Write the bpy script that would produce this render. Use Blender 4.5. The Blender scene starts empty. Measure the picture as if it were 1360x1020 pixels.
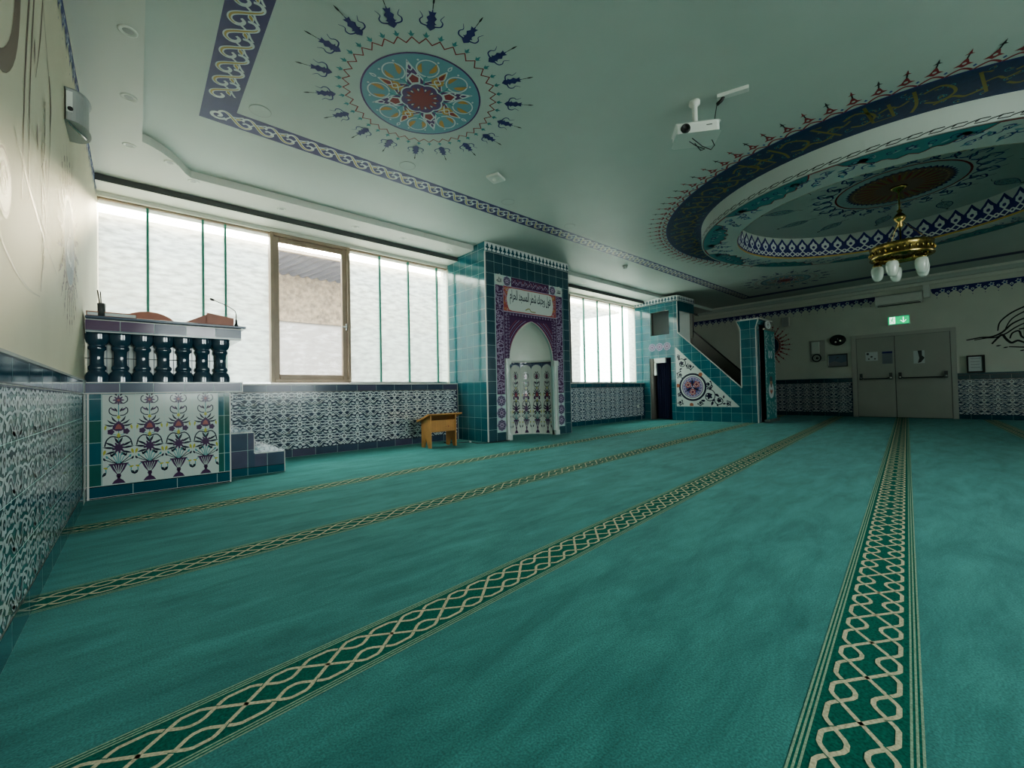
import bpy, math, random
from mathutils import Vector, Matrix
random.seed(7)
sin, cos, pi, rad = math.sin, math.cos, math.pi, math.radians
SC = bpy.context.scene
COL = SC.collection

# ------------------------------------------------------------------ room measures (metres)
XL, XR = -0.355, 15.2          # left wall, door wall
YW, YN = 7.2, -4.6             # window wall, near wall behind the camera
ZC = 3.65                      # main ceiling
ZS, ZP = 3.56, 3.48            # soffit and pelmet undersides
YD = 6.92                      # front of the tiled dado under the windows
ZSILL = 1.12

# ------------------------------------------------------------------ materials
MATS = {}
def mat(name, col, rough=0.6, metal=0.0, var=0.0, scale=8.0, bump=0.0, emit=None, estr=0.0, spec=0.5, coat=0.0):
    if name in MATS: return MATS[name]
    m = bpy.data.materials.new(name); m.use_nodes = True
    nt = m.node_tree; b = nt.nodes['Principled BSDF']
    b.inputs['Base Color'].default_value = (*col, 1)
    b.inputs['Roughness'].default_value = rough
    b.inputs['Metallic'].default_value = metal
    b.inputs['Specular IOR Level'].default_value = spec
    if coat: b.inputs['Coat Weight'].default_value = coat; b.inputs['Coat Roughness'].default_value = 0.08
    if var or bump:
        tc = nt.nodes.new('ShaderNodeTexCoord'); n = nt.nodes.new('ShaderNodeTexNoise')
        n.inputs['Scale'].default_value = scale; n.inputs['Detail'].default_value = 4
        nt.links.new(tc.outputs['Object'], n.inputs['Vector'])
        if var:
            r = nt.nodes.new('ShaderNodeMapRange')
            r.inputs[1].default_value = 0.3; r.inputs[2].default_value = 0.7
            r.inputs[3].default_value = 1 - var; r.inputs[4].default_value = 1 + var
            mx = nt.nodes.new('ShaderNodeVectorMath'); mx.operation = 'SCALE'
            mx.inputs[0].default_value = col
            nt.links.new(n.outputs['Fac'], r.inputs[0]); nt.links.new(r.outputs[0], mx.inputs['Scale'])
            nt.links.new(mx.outputs[0], b.inputs['Base Color'])
        if bump:
            bp = nt.nodes.new('ShaderNodeBump'); bp.inputs['Strength'].default_value = bump
            bp.inputs['Distance'].default_value = 0.01
            nt.links.new(n.outputs['Fac'], bp.inputs['Height']); nt.links.new(bp.outputs[0], b.inputs['Normal'])
    if emit:
        b.inputs['Emission Color'].default_value = (*emit, 1); b.inputs['Emission Strength'].default_value = estr
    MATS[name] = m
    return m

mat('ceiling_paint', (0.50, 0.56, 0.525), 0.55, var=0.03, scale=1.5)
mat('ceiling_band', (0.045, 0.040, 0.15), 0.5, var=0.1)
mat('wall_paint', (0.62, 0.64, 0.57), 0.45, var=0.03, scale=2)
mat('wall_sun_tint', (0.62, 0.57, 0.44), 0.6, var=0.04, scale=2, spec=0.25)  # wall paint tinted yellow, with the warm sun glow put into its colour
mat('white_paint', (0.66, 0.68, 0.62), 0.4)
mat('cream_ink', (0.62, 0.60, 0.50), 0.5)
mat('white_ink', (0.62, 0.66, 0.66), 0.5)
mat('gold_ink', (0.42, 0.30, 0.07), 0.45)
mat('orange_ink', (0.52, 0.29, 0.07), 0.5)
mat('red_ink', (0.26, 0.025, 0.03), 0.5)
mat('navy_ink', (0.02, 0.025, 0.16), 0.5)
mat('purple_ink', (0.09, 0.03, 0.15), 0.5)
mat('teal_ink', (0.06, 0.26, 0.28), 0.5)
mat('sky_ink', (0.16, 0.33, 0.40), 0.5)
mat('black_ink', (0.012, 0.014, 0.016), 0.5)
mat('brown_ink', (0.17, 0.11, 0.085), 0.5)
mat('sand_ink', (0.42, 0.38, 0.28), 0.5)
mat('olive_gold', (0.20, 0.17, 0.03), 0.45)
mat('deep_blue', (0.012, 0.035, 0.10), 0.5, var=0.2, scale=20)
mat('pale_blue', (0.30, 0.42, 0.43), 0.5)
mat('blue_ink', (0.03, 0.08, 0.28), 0.5)
# glazed tiles
mat('tile_grout', (0.42, 0.55, 0.52), 0.7)
mat('teal_tile', (0.022, 0.135, 0.165), 0.10, var=0.10, scale=5, coat=0.5)
mat('teal_tile_b', (0.018, 0.118, 0.150), 0.10, var=0.10, scale=5, coat=0.5)
mat('teal_tile_c', (0.028, 0.150, 0.175), 0.10, var=0.10, scale=5, coat=0.5)
mat('green_tile', (0.020, 0.115, 0.10), 0.14, var=0.10, scale=5, coat=0.4)
mat('front_tile', (0.030, 0.075, 0.100), 0.14, var=0.10, scale=5, coat=0.3)
mat('front_tile_b', (0.036, 0.085, 0.108), 0.14, var=0.10, scale=5, coat=0.3)
mat('baluster_glaze', (0.022, 0.055, 0.085), 0.10, var=0.10, scale=5, coat=0.6)
mat('soffit_lit_paint', (0.60, 0.61, 0.56), 0.5)  # lighter copy of the ceiling paint; shading contrast at the edge put in colour
mat('slate_tile', (0.055, 0.080, 0.125), 0.22, var=0.12, scale=6, coat=0.15, spec=0.35)
mat('slate_tile_b', (0.085, 0.085, 0.14), 0.22, var=0.12, scale=6, coat=0.15, spec=0.35)
mat('border_tile', (0.012, 0.085, 0.12), 0.10, var=0.12, scale=5, coat=0.5)
mat('iznik_ground', (0.040, 0.055, 0.095), 0.16, var=0.2, scale=9, coat=0.3)
mat('iznik_ground_left', (0.03, 0.13, 0.135), 0.2, var=0.2, scale=9, coat=0.3)
mat('iznik_ground_far', (0.014, 0.045, 0.10), 0.16, var=0.2, scale=9, coat=0.3)
mat('iznik_white', (0.66, 0.69, 0.70), 0.16, coat=0.3)
mat('iznik_dark', (0.02, 0.02, 0.045), 0.16, coat=0.3)
mat('iznik_violet', (0.10, 0.05, 0.13), 0.16, coat=0.3)
mat('white_tile', (0.56, 0.60, 0.57), 0.14, coat=0.4)
mat('plum_tile', (0.085, 0.035, 0.10), 0.16, coat=0.3)
mat('plum_light', (0.40, 0.34, 0.46), 0.2)
mat('rose_tile', (0.36, 0.10, 0.10), 0.2)
mat('yellow_glaze', (0.45, 0.42, 0.08), 0.2)
mat('black_trim', (0.015, 0.016, 0.022), 0.15)
mat('cream_trim', (0.60, 0.58, 0.55), 0.25)
# things
mat('pine', (0.50, 0.25, 0.085), 0.45, var=0.15, scale=6)
mat('redwood', (0.33, 0.10, 0.05), 0.4, var=0.15, scale=6)
mat('black_plastic', (0.015, 0.015, 0.017), 0.35)
mat('dark_metal', (0.05, 0.06, 0.06), 0.3, 0.8)
mat('white_plastic', (0.68, 0.70, 0.66), 0.35)
mat('grey_plastic', (0.36, 0.37, 0.36), 0.4)
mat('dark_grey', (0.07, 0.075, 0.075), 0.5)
mat('brass', (0.42, 0.32, 0.12), 0.25, 1.0, var=0.4, scale=30)
mat('steel', (0.55, 0.56, 0.55), 0.25, 0.9)
mat('lamp_glass', (0.75, 0.80, 0.74), 0.15, spec=0.6)
mat('door_paint', (0.40, 0.41, 0.37), 0.45, var=0.04, scale=2)
mat('frame_paint', (0.46, 0.47, 0.43), 0.45)
mat('window_wood', (0.30, 0.225, 0.165), 0.4, var=0.12, scale=4)
mat('sign_green', (0.0, 0.35, 0.13), 0.4, emit=(0.0, 0.50, 0.18), estr=0.35)
mat('sign_white', (0.8, 0.9, 0.85), 0.4, emit=(0.75, 1.0, 0.85), estr=0.5)
mat('paper', (0.62, 0.66, 0.66), 0.6)
mat('paper_grey', (0.22, 0.25, 0.28), 0.6)
mat('screen_blue', (0.15, 0.21, 0.29), 0.25)
mat('curtain_navy', (0.012, 0.014, 0.05), 0.85)
mat('recess_grey', (0.16, 0.145, 0.13), 0.8)
mat('rail_dark', (0.17, 0.165, 0.15), 0.5)
mat('banner_teal', (0.025, 0.20, 0.20), 0.5)
mat('skin_tone', (0.42, 0.24, 0.15), 0.6)
mat('pane_edge', (0.05, 0.22, 0.17), 0.2)
mat('roughcast', (0.20, 0.15, 0.11), 0.9, var=0.45, scale=11, bump=0.8)
mat('outer_render', (0.21, 0.19, 0.185), 0.9, var=0.10, scale=1.5)
mat('corrugated', (0.10, 0.095, 0.125), 0.45, 0.2, var=0.1, scale=3)
mat('outer_ground', (0.45, 0.45, 0.42), 0.9, var=0.1, scale=1)

def glass_mat(name, tint, trans, cloudy=0.0):
    m = bpy.data.materials.new(name); m.use_nodes = True
    nt = m.node_tree; nt.nodes.clear()
    N = nt.nodes.new; L = nt.links.new
    out = N('ShaderNodeOutputMaterial'); tr = N('ShaderNodeBsdfTransparent'); tl = N('ShaderNodeBsdfTranslucent')
    gl = N('ShaderNodeBsdfGlossy'); gl.inputs['Roughness'].default_value = 0.25
    tr.inputs[0].default_value = (*tint, 1); tl.inputs[0].default_value = (*tint, 1)
    tc = N('ShaderNodeTexCoord'); mp = N('ShaderNodeMapping'); mp.inputs['Scale'].default_value = (2.2, 1, 7)
    nz = N('ShaderNodeTexNoise'); nz.inputs['Scale'].default_value = 2.6; nz.inputs['Detail'].default_value = 5
    L(tc.outputs['Object'], mp.inputs[0]); L(mp.outputs[0], nz.inputs['Vector'])
    r = N('ShaderNodeMapRange'); r.inputs[1].default_value = 0.35; r.inputs[2].default_value = 0.65
    r.inputs[3].default_value = max(0, 1 - trans - cloudy); r.inputs[4].default_value = min(1, 1 - trans + cloudy)
    L(nz.outputs['Fac'], r.inputs[0])
    m1 = N('ShaderNodeMixShader'); L(r.outputs[0], m1.inputs[0]); L(tr.outputs[0], m1.inputs[1]); L(tl.outputs[0], m1.inputs[2])
    fr = N('ShaderNodeFresnel'); fr.inputs[0].default_value = 1.3
    m2 = N('ShaderNodeMixShader'); L(fr.outputs[0], m2.inputs[0]); L(m1.outputs[0], m2.inputs[1]); L(gl.outputs[0], m2.inputs[2])
    L(m2.outputs[0], out.inputs[0]); MATS[name] = m
glass_mat('channel_glass', (0.66, 0.72, 0.69), 0.52, 0.16)
glass_mat('clear_glass', (0.95, 0.95, 0.94), 0.97, 0.01)
glass_mat('misted_glass', (0.92, 0.90, 0.90), 0.78, 0.12)

def carpet_mat():
    m = bpy.data.materials.new('carpet_teal'); m.use_nodes = True
    nt = m.node_tree; N = nt.nodes.new; L = nt.links.new; b = nt.nodes['Principled BSDF']
    b.inputs['Roughness'].default_value = 0.95; b.inputs['Specular IOR Level'].default_value = 0.15
    b.inputs['Sheen Weight'].default_value = 0.12; b.inputs['Sheen Roughness'].default_value = 0.6
    b.inputs['Sheen Tint'].default_value = (0.6, 0.95, 0.95, 1)
    tc = N('ShaderNodeTexCoord')
    n1 = N('ShaderNodeTexNoise'); n1.inputs['Scale'].default_value = 160; n1.inputs['Detail'].default_value = 3
    mp = N('ShaderNodeMapping'); mp.inputs['Rotation'].default_value = (0, 0, rad(-50)); mp.inputs['Scale'].default_value = (1.2, 4.2, 1)
    n2 = N('ShaderNodeTexNoise'); n2.inputs['Scale'].default_value = 1.5; n2.inputs['Detail'].default_value = 9; n2.inputs['Roughness'].default_value = 0.72
    n2.inputs['Distortion'].default_value = 0.4
    L(tc.outputs['Object'], n1.inputs['Vector']); L(tc.outputs['Object'], mp.inputs[0]); L(mp.outputs[0], n2.inputs['Vector'])
    cr = N('ShaderNodeValToRGB'); e = cr.color_ramp.elements
    e[0].position = 0.26; e[0].color = (0.018, 0.112, 0.104, 1)
    e[1].position = 0.78; e[1].color = (0.070, 0.27, 0.255, 1)
    L(n2.outputs['Fac'], cr.inputs[0])
    r = N('ShaderNodeMapRange'); r.inputs[1].default_value = 0.3; r.inputs[2].default_value = 0.7; r.inputs[3].default_value = 0.72; r.inputs[4].default_value = 1.28
    L(n1.outputs['Fac'], r.inputs[0])
    mx = N('ShaderNodeVectorMath'); mx.operation = 'SCALE'; L(cr.outputs[0], mx.inputs[0]); L(r.outputs[0], mx.inputs['Scale'])
    L(mx.outputs[0], b.inputs['Base Color'])
    bp = N('ShaderNodeBump'); bp.inputs['Strength'].default_value = 0.5; bp.inputs['Distance'].default_value = 0.004
    L(n1.outputs['Fac'], bp.inputs['Height']); L(bp.outputs[0], b.inputs['Normal'])
    MATS['carpet_teal'] = m
carpet_mat()
mat('carpet_green', (0.012, 0.125, 0.095), 0.95, var=0.35, scale=120, spec=0.1)
mat('carpet_cream', (0.52, 0.49, 0.35), 0.95, var=0.28, scale=140, spec=0.1)
mat('carpet_line', (0.26, 0.38, 0.28), 0.95, var=0.28, scale=140, spec=0.1)

# ------------------------------------------------------------------ mesh builder
class MB:
    def __init__(s): s.v = []; s.f = []; s.mi = []; s.ms = []; s.sm = []
    def mid(s, m):
        if m not in s.ms: s.ms.append(m)
        return s.ms.index(m)
    def add(s, vs, fs, m, smooth=False):
        o = len(s.v); s.v += [tuple(v) for v in vs]; k = s.mid(m)
        for f in fs: s.f.append(tuple(i + o for i in f)); s.mi.append(k); s.sm.append(smooth)
    def box(s, x0, x1, y0, y1, z0, z1, m, rot=None, org=None):
        vs = [(x, y, z) for z in (z0, z1) for y in (y0, y1) for x in (x0, x1)]
        if rot is not None:
            o = Vector(org or ((x0+x1)/2, (y0+y1)/2, (z0+z1)/2)); vs = [tuple(rot @ (Vector(v) - o) + o) for v in vs]
        s.add(vs, [(0, 2, 3, 1), (4, 5, 7, 6), (0, 1, 5, 4), (2, 6, 7, 3), (0, 4, 6, 2), (1, 3, 7, 5)], m)
    def prism(s, poly, fn, h0, h1, m):
        n = len(poly); vs = [fn(u, v, h0) for u, v in poly] + [fn(u, v, h1) for u, v in poly]
        s.add(vs, [tuple(range(n)), tuple(range(2*n-1, n-1, -1))] + [(i, (i+1) % n, n+(i+1) % n, n+i) for i in range(n)], m)
    def lathe(s, prof, c, m, seg=24, a0=0, a1=2*pi, axis=None, smooth=True):
        full = abs(a1-a0-2*pi) < 1e-6; k = seg if full else seg+1; vs = []
        for r, z in prof:
            for i in range(k):
                a = a0+(a1-a0)*i/seg; p = Vector((r*cos(a), r*sin(a), z))
                if axis is not None: p = axis @ p
                vs.append((c[0]+p.x, c[1]+p.y, c[2]+p.z))
        fs = []
        for j in range(len(prof)-1):
            for i in range(seg):
                b = (i+1) % k; fs.append((j*k+i, j*k+b, (j+1)*k+b, (j+1)*k+i))
        s.add(vs, fs, m, smooth)
    def tube(s, path, r, m, seg=8, closed=False):
        P = [Vector(p) for p in path]; n = len(P); vs = []; up0 = Vector((0, 0, 1))
        for i, p in enumerate(P):
            a = P[i-1] if (i > 0 or closed) else P[i]; b = P[(i+1) % n] if (i < n-1 or closed) else P[i]
            t = (b-a).normalized(); up = up0 if abs(t.dot(up0)) < 0.95 else Vector((1, 0, 0))
            x = t.cross(up).normalized(); y = t.cross(x).normalized()
            rr = r(i/(n-1)) if callable(r) else r
            for k in range(seg):
                A = 2*pi*k/seg; vs.append(tuple(p+x*rr*cos(A)+y*rr*sin(A)))
        fs = []
        for i in range(n if closed else n-1):
            for k in range(seg):
                j = (i+1) % n; k2 = (k+1) % seg; fs.append((i*seg+k, i*seg+k2, j*seg+k2, j*seg+k))
        if not closed: fs += [tuple(range(seg)), tuple(range((n-1)*seg, n*seg))]
        s.add(vs, fs, m, True)
    def obj(s, name, parent=None, bevel=0.0, origin=None, **props):
        o3 = Vector(origin) if origin is not None else (Vector(parent['_o']) if parent is not None and '_o' in parent else Vector((0, 0, 0)))
        me = bpy.data.meshes.new(name); me.from_pydata([tuple(Vector(v)-o3) for v in s.v], [], s.f)
        for m in s.ms: me.materials.append(MATS[m])
        me.polygons.foreach_set('material_index', s.mi); me.polygons.foreach_set('use_smooth', s.sm); me.update()
        o = bpy.data.objects.new(name, me); COL.objects.link(o)
        if parent is not None: o.parent = parent; o.location = o3 - world_of(parent)
        else: o.location = o3
        if bevel:
            b = o.modifiers.new('bevel', 'BEVEL'); b.width = bevel; b.segments = 2; b.limit_method = 'ANGLE'
        for k, v in props.items(): o[k] = v
        return o
def world_of(o):
    w = Vector((0, 0, 0))
    while o is not None: w += o.location; o = o.parent
    return w
def thing(name, label, cat, loc, group=None, kind=None):
    o = bpy.data.objects.new(name, None); COL.objects.link(o); o.location = loc; o.empty_display_size = 0.1
    if kind: o['kind'] = kind
    if label: o['label'] = label
    if cat: o['category'] = cat
    if group: o['group'] = group
    return o
def tag(o, label, cat, group=None):
    o['label'] = label; o['category'] = cat
    if group: o['group'] = group
    return o
def obj_local(mb, name, parent, bevel=0.0, **p):
    """mesh written in world coordinates, re-based on its parent"""
    return mb.obj(name, parent, bevel, origin=world_of(parent) if parent is not None else None, **p)
def copy_tree(o, loc, label=None, rotz=None):
    c = o.copy(); COL.objects.link(c); c.location = loc
    if label: c['label'] = label
    if rotz is not None: c.rotation_euler = (0, 0, rotz)
    def kids(a, b):
        for ch in list(a.children):
            d = ch.copy(); COL.objects.link(d); d.parent = b; kids(ch, d)
    kids(o, c); return c

# surfaces: (u, v, lift) -> point
def on_window_wall(y0): return lambda u, v, h: (u, y0-h, v)      # faces the room (-y)
def on_x_pos(x0): return lambda u, v, h: (x0+h, u, v)            # faces +x
def on_x_neg(x0): return lambda u, v, h: (x0-h, u, v)            # faces -x
def on_ceiling(z0): return lambda u, v, h: (u, v, z0-h)
def on_floor(z0): return lambda u, v, h: (u, v, z0+h)
def on_drum(cx, cy, r, sg): return lambda u, v, h: (cx+(r+sg*h)*cos(u/r), cy+(r+sg*h)*sin(u/r), v)

# ------------------------------------------------------------------ 2-D ornament painter
I2 = (1, 0, 0, 1, 0, 0)
def T(x=0, y=0, s=1, r=0, sy=None, base=I2):
    sy = s if sy is None else sy; a, b, c, d = cos(r)*s, sin(r)*s, -sin(r)*sy, cos(r)*sy
    A, B, C, D, E, F = base
    return (A*a+C*b, B*a+D*b, A*c+C*d, B*c+D*d, A*x+C*y+E, B*x+D*y+F)
def smooth(pts, n=4, closed=False):
    out = []; N = len(pts); rng = range(N if closed else N-1)
    g = (lambda i: pts[i % N]) if closed else (lambda i: pts[max(0, min(N-1, i))])
    for i in rng:
        p0, p1, p2, p3 = g(i-1), g(i), g(i+1), g(i+2)
        for k in range(n):
            t = k/n
            out.append(tuple(0.5*((2*p1[j])+(-p0[j]+p2[j])*t+(2*p0[j]-5*p1[j]+4*p2[j]-p3[j])*t*t+(-p0[j]+3*p1[j]-3*p2[j]+p3[j])*t**3) for j in (0, 1)))
    if not closed: out.append(tuple(pts[-1]))
    return out
class Paint:
    def __init__(s, mb, fn, base=0.0012, step=0.0005): s.mb = mb; s.fn = fn; s.b = base; s.st = step
    def poly(s, pts, m, L=0, t=I2):
        h = s.b+L*s.st; A, B, C, D, E, F = t
        s.mb.add([s.fn(A*x+C*y+E, B*x+D*y+F, h) for x, y in pts], [tuple(range(len(pts)))], m)
    def band(s, a, b, m, L=0, t=I2, closed=False):
        h = s.b+L*s.st; A, B, C, D, E, F = t; n = len(a)
        vs = [s.fn(A*x+C*y+E, B*x+D*y+F, h) for x, y in a+b]
        s.mb.add(vs, [(i, (i+1) % n, n+(i+1) % n, n+i) for i in range(n if closed else n-1)], m)
    def stroke(s, pts, w, m, L=0, t=I2, closed=False, taper=None):
        n = len(pts); a = []; b = []
        for i, p in enumerate(pts):
            q0 = pts[i-1] if (i > 0 or closed) else p; q1 = pts[(i+1) % n] if (i < n-1 or closed) else p
            dx, dy = q1[0]-q0[0], q1[1]-q0[1]; l = math.hypot(dx, dy) or 1e-9
            k = w/2*(taper(i/(n-1)) if taper else 1); a.append((p[0]-dy/l*k, p[1]+dx/l*k)); b.append((p[0]+dy/l*k, p[1]-dx/l*k))
        s.band(a, b, m, L, t, closed)
    def disc(s, x, y, r, m, L=0, t=I2, n=14, ry=None):
        ry = r if ry is None else ry
        s.poly([(x+r*cos(2*pi*i/n), y+ry*sin(2*pi*i/n)) for i in range(n)], m, L, t)
    def ring(s, x, y, r0, r1, m, L=0, t=I2, n=24):
        s.band([(x+r0*cos(2*pi*i/n), y+r0*sin(2*pi*i/n)) for i in range(n)], [(x+r1*cos(2*pi*i/n), y+r1*sin(2*pi*i/n)) for i in range(n)], m, L, t, True)
    def rect(s, x0, y0, x1, y1, m, L=0, t=I2): s.poly([(x0, y0), (x1, y0), (x1, y1), (x0, y1)], m, L, t)
    def polar(s, f, m, L=0, t=I2, n=48, x=0, y=0):
        s.poly([(x+f(2*pi*i/n)*cos(2*pi*i/n), y+f(2*pi*i/n)*sin(2*pi*i/n)) for i in range(n)], m, L, t)
    def flower(s, x, y, r, k, m, mc, L=0, t=I2, amp=0.22):
        s.polar(lambda a: r*(1-amp+amp*cos(k*a)), m, L, t, n=6*k, x=x, y=y)
        if mc: s.disc(x, y, r*0.42, mc, L+1, t, n=8)
    def leaf(s, x, y, l, w, a, m, L=0, t=I2, bend=0.0):
        tt = T(x, y, 1, a, base=t)
        up = [(l*k/6, w/2*sin(pi*(k/6)**0.8)+bend*l*sin(pi*k/6)) for k in range(7)]
        dn = [(l*k/6, -w/2*sin(pi*(k/6)**0.8)+bend*l*sin(pi*k/6)) for k in range(6, -1, -1)]
        s.poly(up+dn[1:-1], m, L, tt)
    def spiral(s, x, y, r, turns, a0, w, m, L=0, t=I2, sg=1, n=16):
        s.stroke([(x+r*(1-0.8*k/n)*cos(a0+sg*turns*2*pi*k/n), y+r*(1-0.8*k/n)*sin(a0+sg*turns*2*pi*k/n)) for k in range(n+1)], w, m, L, t)

def clip(poly, conv):
    out = list(poly); n = len(conv)
    for i in range(n):
        a, b = conv[i], conv[(i+1) % n]; res = []
        def side(p): return (b[0]-a[0])*(p[1]-a[1])-(b[1]-a[1])*(p[0]-a[0])
        for j in range(len(out)):
            p, q = out[j], out[(j+1) % len(out)]; sp, sq = side(p), side(q)
            if sp >= 0: res.append(p)
            if (sp >= 0) != (sq >= 0):
                t = sp/(sp-sq); res.append((p[0]+(q[0]-p[0])*t, p[1]+(q[1]-p[1])*t))
        out = res
        if not out: return []
    return out
def R4(x0, y0, x1, y1): return [(x0, y0), (x1, y0), (x1, y1), (x0, y1)]
def tiles(p, conv, tw, th, ms, ox=0, oy=0, gap=0.004, grout='tile_grout', L=0):
    ar = sum(conv[i][0]*conv[(i+1) % len(conv)][1]-conv[(i+1) % len(conv)][0]*conv[i][1] for i in range(len(conv)))
    if ar < 0: conv = conv[::-1]
    p.poly(conv, grout, L)
    x0, x1 = min(q[0] for q in conv), max(q[0] for q in conv); y0, y1 = min(q[1] for q in conv), max(q[1] for q in conv)
    for i in range(math.floor((x0-ox)/tw), math.ceil((x1-ox)/tw)):
        for j in range(math.floor((y0-oy)/th), math.ceil((y1-oy)/th)):
            c = clip(R4(ox+i*tw+gap/2, oy+j*th+gap/2, ox+(i+1)*tw-gap/2, oy+(j+1)*th-gap/2), conv)
            if len(c) > 2: p.poly(c, random.choice(ms), L+1)
TEAL = ['teal_tile', 'teal_tile_b', 'teal_tile_c']
SLATE = ['slate_tile', 'slate_tile_b']

# ------------------------------------------------------------------ Arabic lettering (joined forms from the bundled font)
FORMS = {'ا': (0xFE8D, 0xFE8E), 'و': (0xFEED, 0xFEEE), 'د': (0xFEA9, 0xFEAA), 'ر': (0xFEAD, 0xFEAE),
         'ل': (0xFEDD,), 'ف': (0xFED1,), 'ج': (0xFE9D,), 'ه': (0xFEE9,), 'ك': (0xFED9,), 'ش': (0xFEB5,), 'ط': (0xFEC1,),
         'م': (0xFEE1,), 'س': (0xFEB1,), 'ح': (0xFEA1,), 'ب': (0xFE8F,), 'ن': (0xFEE5,), 'ي': (0xFEF1,), 'ع': (0xFEC9,)}
def shape_ar(word):
    res = []
    for w in word.split(' '):
        o = []; prev = False
        for i, ch in enumerate(w):
            f = FORMS[ch]; nxt = i < len(w)-1
            if len(f) == 2: o.append(chr(f[1] if prev else f[0])); prev = False
            else:
                o.append(chr(f[0]+((3 if nxt else 1) if prev else (2 if nxt else 0)))); prev = nxt
        res.append(''.join(reversed(o)))
    return ' '.join(reversed(res))
def text_polys(body, res=2):
    c = bpy.data.curves.new('lettering', 'FONT'); c.body = body; c.resolution_u = res; c.offset = 0.014
    o = bpy.data.objects.new('lettering', c); COL.objects.link(o)
    dg = bpy.context.evaluated_depsgraph_get(); dg.update(); me = o.evaluated_get(dg).to_mesh()
    vs = [tuple(v.co[:2]) for v in me.vertices]; fs = [tuple(f.vertices) for f in me.polygons]
    bpy.data.objects.remove(o, do_unlink=True); bpy.data.curves.remove(c)
    return vs, fs
def letter(p, body, box, m, L=0, keep=False, flip=False):
    vs, fs = text_polys(body)
    if not vs: return
    x0, x1 = min(v[0] for v in vs), max(v[0] for v in vs); y0, y1 = min(v[1] for v in vs), max(v[1] for v in vs)
    X0, Y0, X1, Y1 = box; sx = (X1-X0)/(x1-x0); sy = (Y1-Y0)/(y1-y0)
    if keep:
        k = min(abs(sx), abs(sy)); sx = math.copysign(k, sx); sy = math.copysign(k, sy)
        X0 = (X0+X1)/2-sx*(x1-x0)/2; Y0 = (Y0+Y1)/2-sy*(y1-y0)/2
    h = p.b+L*p.st
    p.mb.add([p.fn(X0+(v[0]-x0)*sx, Y0+(v[1]-y0)*sy, h) for v in vs], fs, m)

# ------------------------------------------------------------------ floor: fitted carpet with woven prayer rows
SL = 0.094; CA = math.atan(SL)
mb = MB(); mb.add([(XL, YN, 0), (XR, YN, 0), (XR, YW, 0), (XL, YW, 0), (XL, YN, -0.1), (XR, YN, -0.1), (XR, YW, -0.1), (XL, YW, -0.1)],
                  [(0, 1, 2, 3), (7, 6, 5, 4), (0, 4, 5, 1), (1, 5, 6, 2), (2, 6, 7, 3), (3, 7, 4, 0)], 'carpet_teal')
pf = Paint(mb, on_floor(0), 0.0008, 0.0004)
def row(y0, xa, xb):
    t0 = T(0, y0, 1, CA); W = 0.074; P = 0.24
    n0, n1 = -2, math.floor(xb/cos(CA)/P)
    sa, sb = n0*P, n1*P
    pf.rect(sa, -0.121, sb, 0.121, 'carpet_green', 0, t0)
    for e in (-1, 1):
        for k in (0.098, 0.109, 0.120): pf.rect(sa, e*k-0.0028, sb, e*k+0.0028, 'carpet_line', 1, t0)
    for n in range(n0, n1):
        s0 = n*P
        for e in (-1, 1):
            d = e if n % 2 == 0 else e
            pf.stroke([(s0-0.001, 0), (s0+0.088, e*W*0.92), (s0+0.1, e*W), (s0+0.14, e*W), (s0+0.152, e*W*0.92), (s0+P+0.001, 0)], 0.0125, 'carpet_cream', 2, t0)
            pf.stroke([(s0, e*W), (s0+0.03, e*W), (s0+0.045, e*W*0.9), (s0+0.095, e*W*0.36), (s0+0.11, e*W*0.27), (s0+0.13, e*W*0.27), (s0+0.145, e*W*0.36), (s0+P-0.045, e*W*0.9), (s0+P-0.03, e*W), (s0+P, e*W)], 0.0125, 'carpet_cream', 3, t0)
            pf.stroke([(s0+0.052, e*W*0.62), (s0+0.068, e*W*0.86)], 0.003, 'carpet_green', 4, t0)
            pf.stroke([(s0+P-0.052, e*W*0.62), (s0+P-0.068, e*W*0.86)], 0.003, 'carpet_green', 4, t0)
for k, y0 in enumerate((4.30, 2.88, 1.45, 0.115, -1.42, -2.83)): row(y0, XL-0.15, XR+0.15)
o = mb.obj('floor'); o['kind'] = 'structure'

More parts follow.
